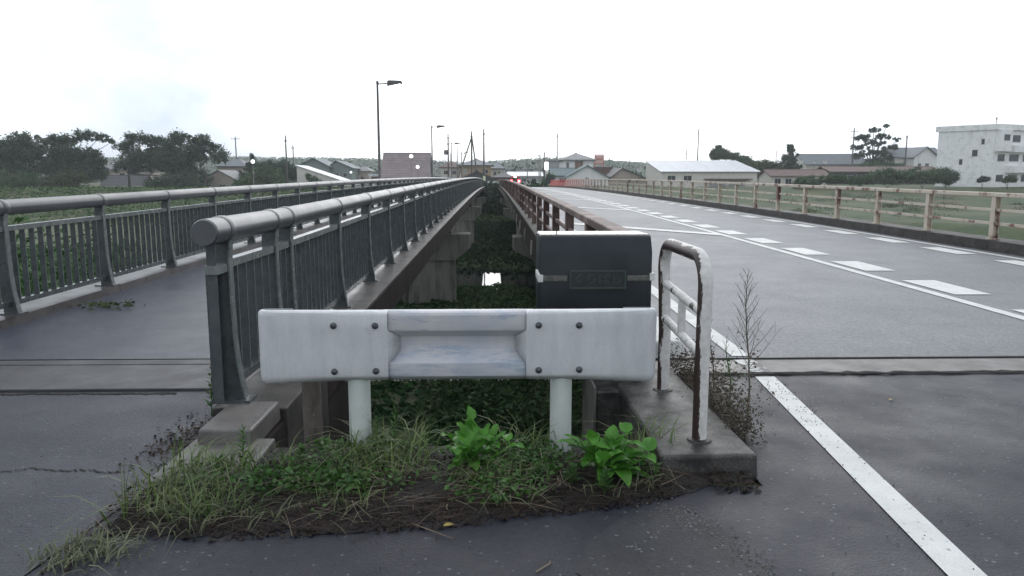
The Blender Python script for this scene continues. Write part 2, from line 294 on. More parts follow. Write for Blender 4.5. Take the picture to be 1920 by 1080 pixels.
# ================================================================ the land
BY = np.array([-4000, 3.82, 3.95, 4.6, 8, 14, 28, 42, 45.5, 51.5, 54, 64, 66, 69, 72, 99, 108, 118, 127, 150, 400, 5000.])
BZ = np.array([-.03, -.03, -.6, -1.0, -2.3, -3.5, -4.3, -4.9, -5.6, -5.6, -4.75, -4.7, -5.3, -5.3, -4.7, -4.5, -4.0, -2.2, -.15, .05, .3, .3])
BZR = np.array([-.03, -.03, -.6, -1.0, -2.3, -3.0, -3.6, -4.6, -5.6, -5.6, -3.2, -2.6, -1.5, -.1, .2, .4, .4])
BYR = np.array([-4000, 3.82, 3.95, 4.6, 8, 14, 28, 42, 47, 70, 76, 95, 118, 132, 155, 400, 5000.])
def wob(x, y): return .5*np.sin(x*.37+y*.21)+.3*np.sin(x*1.1-y*.73+1)+.2*np.sin(x*2.3+y*1.9+2)
def land(x, y):
    x = np.asarray(x, float); y = np.asarray(y, float); k = np.clip((np.abs(x)-12)/14, 0, 1)*(x > 0)
    z = np.interp(y, BY, BZ)*(1-k)+np.interp(y, BYR, BZR)*k
    return z+wob(x, y)*.16*np.clip((y-6)/5, 0, 1)*np.clip((126-y)/8, 0, 1)
def axis(lim, knots):
    return np.unique(np.concatenate([np.arange(a, b, s) for a, b, s in knots]+[np.array([-lim, lim])]))
gx = axis(1400, [(-1400, -400, 200), (-400, -60, 20), (-60, -12, 3), (-12, 14, .6), (14, 60, 3), (60, 400, 20), (400, 1400, 200)])
gy = np.unique(np.concatenate([np.array([-300, -60, -20, -5, 0, 3, 3.8, 3.84, 3.95, 4.2]), np.arange(4.6, 30, .6), np.arange(30, 135, 1.5), np.arange(135, 400, 15), np.arange(400, 1500, 100)]))
GX, GY = np.meshgrid(gx, gy); V = np.stack([GX, GY, land(GX, GY)], -1).reshape(-1, 3); nx, ny = len(gx), len(gy)
ii = (np.arange(ny-1)[:, None]*nx+np.arange(nx-1)[None, :]).ravel()
tag(npmesh('ground', V, np.stack([ii, ii+1, ii+nx+1, ii+nx], 1), MT['ground'], smooth=True), kind='structure')
def water_mat():
    m, n, b = nodes('river_water'); b.inputs['Base Color'].default_value = (.008, .014, .012, 1); b.inputs['Roughness'].default_value = .04; b.inputs['Specular IOR Level'].default_value = .6
    bump(n, b, noise(n, 1.4, 4, .55, stretch(n, (1, .6, 1))), .035, .05); return m
tag(MB().quad((-260, 38, -5.02), (260, 38, -5.02), (260, 80, -5.02), (-260, 80, -5.02)).build('river_water', water_mat()), kind='structure')

# ================================================================ roads and paths
def ribbon(x0, x1, y0, y1, dz, step=2., f=deck):
    n = max(1, int((y1-y0)/step)); ys = [y0+(y1-y0)*k/n for k in range(n+1)]
    return MB().grid([[(x0, y, f(y)+dz), (x1, y, f(y)+dz)] for y in ys])
ap = MB()
ap.quad((-14, -12, 0), (16, -12, 0), (16, 3.35, 0), (-14, 3.35, 0))
ap.quad((1.28, 3.35, 0), (10.4, 3.35, 0), (10.4, 5.36, 0), (1.28, 5.36, 0))
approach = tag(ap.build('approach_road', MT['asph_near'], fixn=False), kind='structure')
path0 = tag(MB().quad((-6.5, -6, .004), (-1.9, 1.2, .004), (-1.62, 3.55, .004), (-6.5, 3.55, .004)).quad((-6.5, 3.55, .004), (-1.62, 3.55, .004), (-1.62, 5.02, .004), (-6.5, 5.02, .004)).build('approach_path', MT['asph_left'], fixn=False), kind='structure')
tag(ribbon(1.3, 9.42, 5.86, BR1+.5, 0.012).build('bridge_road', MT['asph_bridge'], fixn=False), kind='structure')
bridge_road = bpy.data.objects['bridge_road']
tag(MB().quad((1.3, BR1+.5, .012), (9.42, BR1+.5, .012), (11, 420, .06), (3, 420, .06)).build('town_road', MT['asph_bridge'], fixn=False), kind='structure')
tag(MB().quad((-4.7, BR1, .2), (-1.7, BR1, .2), (-1.5, BR1+30, .1), (-4.9, BR1+30, .1)).build('town_path', MT['asph_path'], fixn=False), kind='structure')
tag(ribbon(-4.68, -1.72, 5.88, BR1+.2, .022).build('bridge_path', MT['asph_path'], fixn=False), kind='structure')
# ragged patch of older surface and cracks in front
def blob(name, pts, z, mat, parent=None):
    i = MB(); i.v = [(x, y, z) for x, y in pts]; i.f = [tuple(range(len(pts)))]; return i.build(name, mat, parent, fixn=False)
pp = [atz(*q, 0).xy for q in ((1235, 955), (1300, 965), (1340, 985), (1375, 1010), (1400, 1040), (1440, 1075), (1500, 1140), (1180, 1140), (1080, 1075), (1100, 1020), (1160, 975))]
blob('worn_patch', pp, .004, asphalt('asphalt_worn', (.011, .0112, .015), (.024, .0245, .031), (.13, .13, .14), .6, 3, .5), approach)
def crack(pts, w, parent, z=.0075, name='crack'):
    m = MB(); rows = []
    for k, (x, y) in enumerate(pts): rows.append([(x, y-w*(.4+random.random()), z), (x, y+w*(.4+random.random()), z)])
    m.grid(rows); return m.build(name, MT['soil'], parent, fixn=False)
def jag(px0, px1, py, n=70, amp=2.2): return [tuple(atz(px0+(px1-px0)*k/n, py(k/n)+random.uniform(-amp, amp), 0).xy) for k in range(n+1)]
crack(jag(-120, 250, lambda t: 887-4*t+2.5*math.sin(t*9)+1.5*math.sin(t*23)), .006, path0)
crack(jag(-80, 330, lambda t: 741-2*t, amp=1.2), .022, path0)
# painted markings
def lin(y): return 2.0-(5.33-y)*.0925
mk = MB().grid([[(lin(y)-.072, y, .005), (lin(y)+.072, y, .005)] for y in (-3, 0, 2, 3, 4, 5.3)]); mk.build('edge_line', MT['paint'], approach, fixn=False)
ribbon(1.94, 2.09, 5.88, BR1, .018).build('edge_line', MT['paint'], bridge_road, fixn=False)
ribbon(5.36, 5.5, 5.88, BR1, .018).build('centre_line', MT['paint'], bridge_road, fixn=False)
ribbon(8.98, 9.12, 5.88, BR1, .018).build('edge_line', MT['paint'], bridge_road, fixn=False)
ribbon(3.05, 3.3, 16, 40, .018).build('worn_line', MT['paint_worn'], bridge_road, fixn=False)
y = 6.64
while y < BR1-2:
    ribbon(5.62, 6.08, y, y+1.2, .019).build('dash', MT['paint'], bridge_road, fixn=False)
    ribbon(8.42, 8.8, y+.05, y+1.25, .019).build('dash', MT['paint'], bridge_road, fixn=False); y += 2.2
for y in (17.7, 29.5, 41.3, 53, 65, 77, 89, 101):
    m = MB().grid([[(5.36-t*3.2, y+t*4-.42, deck(y+t*4)+.02), (5.36-t*3.2, y+t*4+.42, deck(y+t*4)+.02)] for t in (0, .25, .5, .75, 1)])
    m.build('diagonal_stripe', MT['paint'], bridge_road, fixn=False)
# expansion joints
jr = tag(MB().box(1.28, 9.4, 5.37, 5.79, -.3, .012).build('joint_concrete', MT['conc_strip'], bevel=.008), kind='structure')
MB().box(1.28, 9.4, 5.79, 5.87, -.3, .004).build('joint_seal', MT['rubber'], jr)
MB().box(1.3, 9.4, 5.81, 5.828, -.1, .022).build('joint_lip', MT['dark'], jr)
ribbon(1.92, 2.08, 5.39, 5.78, .016, f=lambda y: 0).build('worn_line', MT['paint_worn'], jr, fixn=False)
crack([(1.4+k*.07, 5.365+random.uniform(-.02, .02)) for k in range(110)], .022, jr, .0165, 'dirt_seam')
jl = tag(MB().box(-5.0, -1.74, 5.03, 5.70, -.3, .022).build('joint_slab', MT['joint_left'], bevel=.006), kind='structure')
MB().box(-5.0, -1.74, 5.712, 5.86, -.3, .024).build('joint_slab_edge', MT['joint_left'], jl, bevel=.005)

# ================================================================ footbridge
fb = thing('footbridge', 'concrete pedestrian bridge with asphalt path between two dark tube railings', 'bridge', (-3.1, 36, -5))
def dribbon_box(x0, x1, z0, z1, y0, y1, name, mat, parent, step=2.0, **k):
    m = MB(); n = max(1, int((y1-y0)/step)); ys = [y0+(y1-y0)*i/n for i in range(n+1)]
    for i in range(n+1):
        d = deck(ys[i]); m.v += [(x0, ys[i], d+z0), (x1, ys[i], d+z0), (x1, ys[i], d+z1), (x0, ys[i], d+z1)]
        if i: a = 4*(i-1); b = 4*i; m.f += [(a+j, a+(j+1) % 4, b+(j+1) % 4, b+j) for j in range(4)]
    m.f += [(0, 1, 2, 3), (4*n+3, 4*n+2, 4*n+1, 4*n)]; return m.build(name, mat, parent, **k)
dribbon_box(-4.66, -1.74, -.3, .012, 5.9, BR1, 'deck', MT['fascia'], fb)
# the outer kerbs are cast in lengths
y = BR0+.02
while y < BR1:
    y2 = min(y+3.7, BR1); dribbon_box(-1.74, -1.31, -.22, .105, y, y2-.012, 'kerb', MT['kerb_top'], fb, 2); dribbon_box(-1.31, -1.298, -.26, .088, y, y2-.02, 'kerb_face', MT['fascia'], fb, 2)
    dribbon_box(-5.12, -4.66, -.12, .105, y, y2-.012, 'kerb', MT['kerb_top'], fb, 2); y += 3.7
for x in (-4.4, -2.5): dribbon_box(x, x+.4, -1.05, -.3, 6, BR1, 'girder', MT['fascia'], fb, 4)
def pier(parent, y, xl, xr, cl, crr, zt, zm, zb, dep=1.5):
    MB().prism([(xl, zt), (xl, zm), (cl, zb), (crr, zb), (xr, zm), (xr, zt)], y, y+dep).build('pier_cap', MT['conc_pale'], parent, bevel=.03)
    c = .22; m = MB().prism([(cl+c, y+.1), (crr-c, y+.1), (crr, y+.1+c), (crr, y+dep-.1-c), (crr-c, y+dep-.1), (cl+c, y+dep-.1), (cl, y+dep-.1-c), (cl, y+.1+c)], -7, zb+.02, 'z'); m.build('pier_column', MT['conc_pale'], parent)
for y in (36, 71, 106):
    pier(fb, y, -5.15, -1.13, -4.5, -1.88, -1.2, -1.88, -2.5)
    for x in (-4.2, -2.3): MB().box(x-.2, x+.2, y+.5, y+1.0, -1.22, deck(y)-1.04).build('bearing', MT['conc_dark'], fb)
MB().box(-5.3, -1.31, 4.52, 6.6, -6, -.31).box(-5.3, -1.29, 4.0, 5.0, -6, -.03).build('abutment', MT['fascia'], fb)
MB().box(-1.74, -1.28, 4.47, 5.6, -.6, .05).build('approach_kerb', MT['conc_dark'], fb, bevel=.01)
MB().box(-5.12, -4.66, 3.3, 5.6, -.6, .105).build('approach_kerb', MT['kerb_top'], fb, bevel=.01)
MB().box(-5.3, -1.2, 126.8, 131, -6, -.05).build('abutment', MT['conc_pale'], fb)
# pedestal and apron of the near end
ped = tag(MB().hexa([(-1.62, 3.92, -.02), (-1.31, 3.92, -.02), (-1.31, 4.46, -.02), (-1.62, 4.46, -.02)], [(-1.61, 3.93, .1), (-1.32, 3.93, .1), (-1.32, 4.46, .1), (-1.61, 4.46, .1)]).build('concrete_pedestal', MT['conc_strip'], bevel=.012), 'square concrete pedestal under the end post of the walkway railing', 'pedestal')
MB().hexa([(-1.70, 3.42, -.3), (-1.2, 3.46, -.3), (-1.2, 4.02, -.3), (-1.70, 4.02, -.3)], [(-1.68, 3.44, .012), (-1.22, 3.48, .012), (-1.22, 4.02, .02), (-1.66, 4.02, .02)]).build('concrete_apron', MT['concrete'], bevel=.01)
tag(bpy.data.objects['concrete_apron'], 'low concrete apron with moss at the foot of the railing pedestal', 'slab')

# railings of the walkway
POSTW = [(-.05, 0), (.098, 0), (.078, .1), (.059, .22), (.046, .38), (.04, .6), (.038, .88), (.044, .96), (.052, 1.0), (.03, 1.02), (-.055, 1.02), (-.062, .9), (-.062, .3)]
web_me = MB().prism(POSTW, -.011, .011).mesh('post_web', MT['steel_plate'])
curve = [(.108, -.002), (.088, .1), (.069, .22), (.056, .38), (.05, .6), (.048, .88), (.054, .96), (.068, 1.02), (.08, 1.06)]
fl = MB()
for (a, b), (c, d) in zip(curve[:-1], curve[1:]): fl.hexa([(a-.011, -.03, b), (a, -.03, b), (a, .03, b), (a-.011, .03, b)], [(c-.011, -.03, d), (c, -.03, d), (c, .03, d), (c-.011, .03, d)])
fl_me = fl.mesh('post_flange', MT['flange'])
bp_me = MB().box(-.1, .14, -.07, .07, -.008, .012).mesh('base_plate', MT['steel_plate'])
collar_me = MB().tube([(0, -.045, 0), (0, -.03, 0), (0, .03, 0), (0, .045, 0)], [.079, .084, .084, .079], 20).mesh('collar', MT['steel_paint'], smooth=True)
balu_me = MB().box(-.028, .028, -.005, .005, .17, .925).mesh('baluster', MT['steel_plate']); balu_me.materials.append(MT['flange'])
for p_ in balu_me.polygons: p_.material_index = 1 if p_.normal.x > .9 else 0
def bay_mesh(name, L, kind):
    if kind == 'h': return MB().tube([(0, -L/2, 0), (0, L/2, 0)], .077, 20).mesh(name, MT['steel_paint'], smooth=True)
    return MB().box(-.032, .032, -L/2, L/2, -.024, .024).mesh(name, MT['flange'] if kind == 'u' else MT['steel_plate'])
def railing(label, X, posts, y_first):
    base = Vector((X, posts[0], deck(posts[0])+.105)); t = thing('walkway_railing', label, 'railing', base); cache = {}; nb = 0; far = []
    def put(name, me, y, z, rx=0, par=t):
        o = link(name, me, par, Vector((0, y-base.y, z-base.z))); o.rotation_euler[0] = rx; return o
    for i, y in enumerate(posts):
        p = put('post', web_me, y, deck(y)+.105); link('flange', fl_me, p); link('base_plate', bp_me, p)
        put('collar', collar_me, y, deck(y)+1.15)
        ya = y_first if i == 0 else posts[i-1]; yb = y
        if yb-ya < .05: continue
        L = round(yb-ya, 3); s = math.atan((deck(yb)-deck(ya))/L); ym = (ya+yb)/2; zm = (deck(ya)+deck(yb))/2
        for kind, nm, z in (('h', 'handrail', 1.15), ('u', 'upper_rail', 1.045-.1), ('l', 'lower_rail', .205)):
            if (L, kind) not in cache: cache[(L, kind)] = bay_mesh(nm, L, kind)
            if i or kind == 'h': put(nm, cache[(L, kind)], ym, zm+z, s)
        if i:
            n = max(1, round(L/.154)-1)
            for k in range(n):
                yy = ya+(k+1)*L/(n+1)
                if nb < 300: put('baluster', balu_me, yy, deck(yy)+.02); nb += 1
                else: far.append(yy)
    if far:
        m = MB()
        for yy in far: m.box(X-.028, X+.028, yy-.005, yy+.005, deck(yy)+.19, deck(yy)+.945)
        tag(m.build('far_balusters', MT['steel_plate'], t, fixn=False), kind='stuff')
    return t, base
posts_n = [4.48, 5.45, 5.86]; y = 5.86+1.85
while y < BR1: posts_n.append(y); y += 1.85
rn, bn = railing('dark grey tube railing beside the gap, its round end cap above the guard beam', -1.62, posts_n, 4.22)
# end closing: cap, closing plate and two short balusters
MB().tube([(-1.62, 4.205, 1.15), (-1.62, 4.222, 1.15)], [.071, .0775], 20).build('end_cap', MT['steel_paint'], rn, smooth=True)
MB().box(-1.70, -1.655, 4.40, 4.47, .12, .93).build('closing_plate', MT['steel_plate'], rn)
MB().box(-1.655, -1.60, 4.312, 4.322, .13, 1.1).build('closing_bar', MT['steel_plate'], rn)
MB().box(-1.662, -1.585, 4.3, 4.468, .902, .952).build('closing_rail', MT['flange'], rn)
posts_f = []; y = 3.7
while y < BR1: posts_f.append(y); y += 1.85
railing('dark grey tube railing along the bushy side of the walkway', -4.8, posts_f, 3.45)

# ================================================================ road bridge
rb = thing('road_bridge', 'two-lane concrete road bridge with rusty steel parapets', 'bridge', (5, 36, -5))
dribbon_box(.88, 9.9, -.35, .004, 5.9, BR1, 'deck', MT['fascia'], rb)
y = BR0+.4
while y < BR1:
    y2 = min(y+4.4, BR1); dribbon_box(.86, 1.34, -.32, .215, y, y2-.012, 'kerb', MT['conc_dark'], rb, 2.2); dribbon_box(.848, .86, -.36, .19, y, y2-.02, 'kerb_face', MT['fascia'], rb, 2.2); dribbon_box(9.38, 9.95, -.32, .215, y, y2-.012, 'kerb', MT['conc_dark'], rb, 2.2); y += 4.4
for x in (1.5, 4.2, 6.8, 9.0): dribbon_box(x, x+.45, -1.2, -.3, 6, BR1, 'girder', MT['fascia'], rb, 4)
for y in (36, 71, 106):
    pier(rb, y, .95, 9.9, 2.2, 8.6, -1.35, -2.0, -2.6, 1.7)
    for x in (1.7, 4.4, 7.0, 9.2): MB().box(x-.22, x+.22, y+.6, y+1.1, -1.37, deck(y)-1.19).build('bearing', MT['conc_dark'], rb)
MB().box(.82, 10.2, 4.6, 6.6, -6, -.36).box(.84, 10.2, 3.98, 5.3, -6, -.04).build('abutment', MT['conc_dark'], rb)
MB().box(.655, 1.0, 4.62, 5.2, -2.5, .10).build('wing_wall', MT['conc_slab'], rb, bevel=.012); MB().box(.638, .655, 4.6, 5.2, -2.5, .13).build('wing_edge', MT['conc_strip'], rb, bevel=.004)
MB().box(.6, 10.2, 127, 131, -6, -.05).build('abutment', MT['conc_pale'], rb)
y = 9.2
while y < 120: MB().tube([(.845, y, deck(y)+.02), (.83, y, deck(y)-.16), (.83, y, deck(y)-.3)], .035, 8).build('drain_pipe', MT['conc_pale'], rb); y += 3.5
# white painted kerb nose behind the pipe barrier
nose = MB(); pl = [(1.16, 9), (1.16, 5.95)]+[(1.36+.2*math.cos(a), 5.95+.2*math.sin(a)*.7) for a in [math.pi+math.pi*k/8 for k in range(1, 9)]]+[(1.56, 9)]
nose.prism(pl, 0, .16, 'z').build('kerb_nose', MT['paint'], rb, bevel=.02)
# parapets
hp = MB()
for a, b in ((-.056, -.046), (.046, .056)): hp.box(a, b, -.06, .06, 0, .80)
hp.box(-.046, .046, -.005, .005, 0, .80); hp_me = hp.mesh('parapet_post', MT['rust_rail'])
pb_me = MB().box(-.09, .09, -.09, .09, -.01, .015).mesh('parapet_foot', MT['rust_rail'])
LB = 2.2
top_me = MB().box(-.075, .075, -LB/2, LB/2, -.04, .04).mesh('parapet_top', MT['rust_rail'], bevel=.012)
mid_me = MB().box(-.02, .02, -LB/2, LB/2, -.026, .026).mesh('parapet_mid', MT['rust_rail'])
def parapet(label, X, y0, low=0., old=False):
    t = thing('road_parapet', label, 'railing', (X, y0, deck(y0)+.215)); y = y0
    while y < BR1:
        z = deck(y)+.215-low; b = world_loc(t); p = link('post', meo['post'] if old else hp_me, t, (0, y-b.y, z-b.z)); link('foot', pb_me, p)
        if y+LB < BR1:
            s = math.atan((deck(y+LB)-deck(y))/LB); zz = (deck(y)+deck(y+LB))/2+.215-low
            for nm, me, h in (('top_rail', top_me, .845), ('middle_rail', mid_me, .56), ('lower_rail', mid_me, .3)):
                link(nm, (meo['top'] if me is top_me else meo['mid']) if old else me, t, (0, y+LB/2-b.y, zz+h-b.z)).rotation_euler[0] = s
        y += LB
    return t
meo = {}
for k_, m_ in (('post', hp_me), ('top', top_me), ('mid', mid_me)): c_ = m_.copy(); c_.materials.clear(); c_.materials.append(MT['old_rail']); meo[k_] = c_
parapet('brown rusted road parapet running from the dark nameplate block beside the gap', 1.02, 5.62, .055, True)
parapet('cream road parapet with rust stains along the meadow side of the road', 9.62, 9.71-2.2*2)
# bridge end block with its nameplate
eb = thing('end_block', 'dark stone bridge end block with inset nameplate behind the guard beam', 'block', (.7, 5.25, .1))
prof = [(5.0, .1), (5.0, .955), (5.004, .965), (5.048, 1.045), (5.058, 1.058), (5.072, 1.067), (5.085, 1.07)]+[(5.5, 1.062), (5.52, 1.04), (5.52, .1)]
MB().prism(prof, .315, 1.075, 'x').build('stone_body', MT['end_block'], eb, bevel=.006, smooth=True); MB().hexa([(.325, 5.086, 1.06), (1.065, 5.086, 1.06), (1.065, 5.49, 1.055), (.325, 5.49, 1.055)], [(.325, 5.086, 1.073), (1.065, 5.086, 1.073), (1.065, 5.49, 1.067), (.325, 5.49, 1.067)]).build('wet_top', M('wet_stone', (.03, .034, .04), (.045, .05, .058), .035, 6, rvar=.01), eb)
for a, b in ((.335, .50), (.905, 1.06)): MB().box(a, b, 4.992, 5.01, .762, .80).build('mortar_band', MT['mortar'], eb, bevel=.004)
MB().box(.3, .335, 4.99, 5.3, .755, .806).build('band_end', MT['paint'], eb, bevel=.004); MB().box(1.06, 1.095, 4.99, 5.3, .765, .816).build('band_end', MT['paint'], eb, bevel=.004)
pl_ = MB().box(.515, .893, 4.978, 5.01, .715, .835).build('nameplate', MT['bronze'], eb, bevel=.004)
for a in ((.515, .893, .828, .838), (.515, .893, .712, .722)): MB().box(a[0], a[1], 4.97, 4.985, a[2], a[3]).build('plate_rim', MT['bronze_hi'], pl_)
for a in ((.512, .522), (.886, .896)): MB().box(a[0], a[1], 4.97, 4.985, .722, .828).build('plate_rim', MT['bronze_hi'], pl_)
fc = bpy.data.curves.new('plate_text', 'FONT'); fc.body = 'くりばし'; fc.size = .082; fc.extrude = .005; fc.align_x = 'CENTER'; fc.align_y = 'CENTER'; fc.space_character = 1.05
fo = bpy.data.objects.new('tmp_text', fc); COL.objects.link(fo); bpy.context.view_layer.update()
tm = bpy.data.meshes.new_from_object(fo.evaluated_get(bpy.context.evaluated_depsgraph_get())); bpy.data.objects.remove(fo); tm.materials.clear(); tm.materials.append(MT['bronze_hi'])
to = link('raised_lettering', tm, pl_, Vector((.704, 4.975, .775))-world_loc(pl_)); to.rotation_euler = (math.pi/2, 0, 0)

# slab with the pipe barrier
MB().hexa([(.80, 3.43, -.2), (1.31, 3.45, -.2), (1.27, 5.33, -.2), (.80, 5.33, -.2)], [(.81, 3.44, .12), (1.29, 3.46, .115), (1.25, 5.33, .12), (.80, 5.33, .12)]).build('kerb_slab', MT['conc_slab'], bevel=.018, seg=3)
tag(bpy.data.objects['kerb_slab'], 'stained concrete kerb slab carrying the white pipe barrier', 'slab')
pf = thing('pipe_barrier', 'white painted pipe barrier with peeling rusty paint on concrete slab', 'barrier', (1.06, 4.1, .12))
def arc(c, r, a0, a1, n=6): return [(1.06, c[0]+r*math.cos(a0+(a1-a0)*k/n), c[1]+r*math.sin(a0+(a1-a0)*k/n)) for k in range(n+1)]
fr = [(1.055, 3.66, .1), (1.055, 3.66, .5)]+arc((3.82, .905), .155, math.pi, math.pi/2)+arc((4.42, .905), .155, math.pi/2, 0)+[(1.075, 4.575, .5), (1.075, 4.58, .1)]
MB().tube(fr, .037, 16).build('frame', MT['fence'], pf, smooth=True)
for z in (.78, .56): MB().tube([(1.06, 3.68, z-.005), (1.068, 4.57, z+.03)], .024, 12).build('cross_pipe', MT['fence2'], pf, smooth=True)
MB().tube([(1.062, 4.12, .57), (1.062, 4.12, .79)], .022, 12).build('short_pipe', MT['fence2'], pf, smooth=True)
for x, y in ((1.055, 3.66), (1.075, 4.58)): MB().tube([(x, y, .112), (x, y, .126), (x, y, .13)], [.068, .06, .042], 18).build('mortar_collar', MT['conc_slab'], pf, smooth=True)

# ================================================================ guard beam
gb = thing('guard_beam', 'white guard beam with scuffed ribbed middle across the gap end', 'guardrail', (-.18, 3.75, 0))
Y0 = 3.70
def wprof(k):                                       # (z, depth) of the beam, k = how far the trough is pressed in
    return [(.421, .06), (.424, .042), (.446, .008), (.452, .002), (.462, 0), (.52, .002*k), (.575, .058*k), (.585, .062*k), (.638, .062*k), (.648, .058*k), (.688, .004*k), (.70, 0), (.768, .0), (.78, .006), (.787, .022), (.79, .055)]
mid = MB().grid([[(x, Y0+.006+d, z) for z, d in wprof(1)] for x in (-.56, -.4, -.2, 0, .2)]); mo = mid.build('ribbed_beam', MT['beam_worn'], gb, smooth=True); mo.data.set_sharp_from_angle(angle=R(24))
sm = mo.modifiers.new('thickness', 'SOLIDIFY'); sm.thickness = .004
def sleeve(xi, xo, sgn):
    rows = []; xs = [xi+(xo-xi)*k/8 for k in range(9)]
    # pressed-in tongue next to the ribbed middle
    tongue = [(xi-sgn*(.055*min(1, d/.05) if .5 < z < .69 else 0), Y0-.001+d, z) for z, d in wprof(1)]
    rows.append(tongue); rows.append([(xi, Y0-.001+d, z) for z, d in wprof(0)])
    for x in xs[1:]:
        e = max(0, (abs(x-xi)-.22)/.4); e = min(e, 1)
        rows.append([(x, Y0-.001+d*(1-.45*e), z-(.012*e if z < .45 else 0)+(0.006*e if z > .77 else 0)) for z, d in wprof(0)])
    Rr = .045
    for k in range(1, 8):
        a = math.pi*k/7
        cx = xo; rows.append([(cx+sgn*math.sin(a)*(Rr-d*.5), Y0+Rr-math.cos(a)*(Rr-d*.5), z-(.012 if z < .45 else 0)+(.006 if z > .77 else 0)) for z, d in wprof(0)])
    rows.append([(xo-sgn*.12, Y0+2*Rr-d*.5, z-(.012 if z < .45 else 0)+(.006 if z > .77 else 0)) for z, d in wprof(0)])
    o = MB().grid(rows).build('sleeve_end', MT['white_beam'], gb, smooth=True); s = o.modifiers.new('thickness', 'SOLIDIFY'); s.thickness = .004; return o
sleeve(-.537, -1.148, -1); sleeve(.165, .79, 1)
bolt_me = MB().tube([(0, 0, 0), (0, -.004, 0), (0, -.010, 0), (0, -.012, 0)], [.017, .0165, .012, .004], 14).mesh('bolt', MT['bolt'], smooth=True)
for px, py in ((625, 611), (703, 611), (627, 697), (705, 696), (1010, 610), (1086, 610), (1010, 694), (1086, 693)):
    p = aty(px, py, Y0-.002); link('bolt', bolt_me, gb, p-world_loc(gb))
for xa in ((655+697)/2, (1030+1072)/2):
    p = aty(xa, 800, 3.79); MB().tube([(p.x, 3.79, -.4), (p.x, 3.79, .70)], .057, 24).build('post', MT['white_post'], gb, smooth=True)
    MB().tube([(p.x, 3.79, .70), (p.x, 3.79, .705)], [.06, .03], 24).build('post_cap', MT['white_post'], gb)
drops = MB()
for k in range(60):
    x = random.uniform(-1.1, .75); drops.tube([(x, Y0+.05, .423), (x, Y0+.05, .419), (x, Y0+.05, .416)], [.002, .003, .001], 5)
tag(drops.build('water_drops', emit('drop', (.5, .5, .5), 0) if False else M('drop', (.6, .6, .62), (.7, .7, .72), .08, 5), gb), kind='stuff')
# sill and old post behind it
tag(MB().box(-1.2, .74, 3.83, 3.94, -1.2, -.005).build('concrete_sill', MT['conc_dark'], bevel=.008), 'low mossy concrete sill behind the guard beam posts', 'sill')
tag(MB().tube([(-1.0, 3.99, -1.2), (-1.0, 3.99, 0), (-1.003, 3.99, .36)], [.055, .052, .05], 14).build('old_post', MT['wood'], smooth=True), 'weathered brown post with flaking paint behind the guard beam', 'post')
# ================================================================ vegetation near the camera
# soil with litter that has gathered in front of the beam
edge = [atz(*q, 0).xy for q in ((185, 1022), (205, 1008), (235, 1000), (300, 1000), (400, 1003), (520, 996), (640, 992), (760, 985), (900, 975), (1000, 962), (1080, 955), (1170, 945), (1250, 930), (1330, 905))]
edge = [Vector((e[0], e[1])) for e in edge]
rows = []
for k in range(61):
    t = k/60*(len(edge)-1); i = min(int(t), len(edge)-2); e = edge[i].lerp(edge[i+1], t-i)+Vector((0, random.uniform(-.05, .04)))
    top = Vector((-1.75+k/60*3.05, 3.84)) if k > 3 else Vector((-1.6, 3.25)); row = []
    for j in range(9):
        s = j/8; q = e.lerp(top, s); h = .004+.045*math.sin(min(s*1.6, 1)*math.pi/2)*(1-.4*s)+random.uniform(-.006, .006)*(s > 0)
        if q.x < -1.15 and q.y > 3.42: h = min(h, .0)
        row.append((q.x, q.y, h if s > 0 else .003))
    rows.append(row)
tag(MB().grid(rows).build('soil', MT['soil'], fixn=False, smooth=True), kind='structure')
def soil_y(x):
    for a, b in zip(edge[:-1], edge[1:]):
        if a.x <= x <= b.x or b.x <= x <= a.x: return a.y+(b.y-a.y)*(x-a.x)/((b.x-a.x) or 1)
    return 2.7 if x < edge[0].x else 3.3
def soil_pts(n, x0, x1, s0=0., s1=1., ytop=3.83):
    X = rng.uniform(x0, x1, n); s = rng.uniform(s0, s1, n); Y = np.array([soil_y(x) for x in X]); Y = Y+(ytop-Y)*s
    return np.stack([X, Y, .01+.03*np.sin(np.minimum(s*1.6, 1)*1.57)], 1)
def mask_clump(P, f=6., thr=0.): return P[(np.sin(P[:, 0]*f+1)+np.sin(P[:, 1]*f*1.3+P[:, 0]*3.1)+rng.normal(size=len(P))*.5) > thr]
def grass(name, P, hmin, hmax, w, bend, mat, label=None):
    n = len(P); H = rng.uniform(hmin, hmax, n); V, Fc = blades_geo(P, H, np.full(n, w)*rng.uniform(.6, 1.3, n), rng.uniform(.2, bend, n)); o = npmesh(name, V, Fc, mat); tag(o, label, 'grass' if label else None, kind='stuff'); return o
grass('grass', np.concatenate([mask_clump(soil_pts(850, -1.6, -.95, .05, .8), 9, .3), mask_clump(soil_pts(1200, -.95, .0, .2, 1), 9, .3), mask_clump(soil_pts(700, 0, 1.0, .3, 1), 9, .4)]), .05, .14, .006, 2.0, LEAF['grass'], 'low green grass growing in front of the guard beam')
grass('tall_grass', np.concatenate([mask_clump(soil_pts(260, -1.6, -1.0, .1, .7), 8, .1), soil_pts(130, -.75, -.3, .5, 1), soil_pts(30, .05, .35, .7, 1), soil_pts(45, .72, .92, .5, .95)]), .15, .3, .008, 1.8, LEAF['grass'], 'tall arching grass blades against the white beam posts')
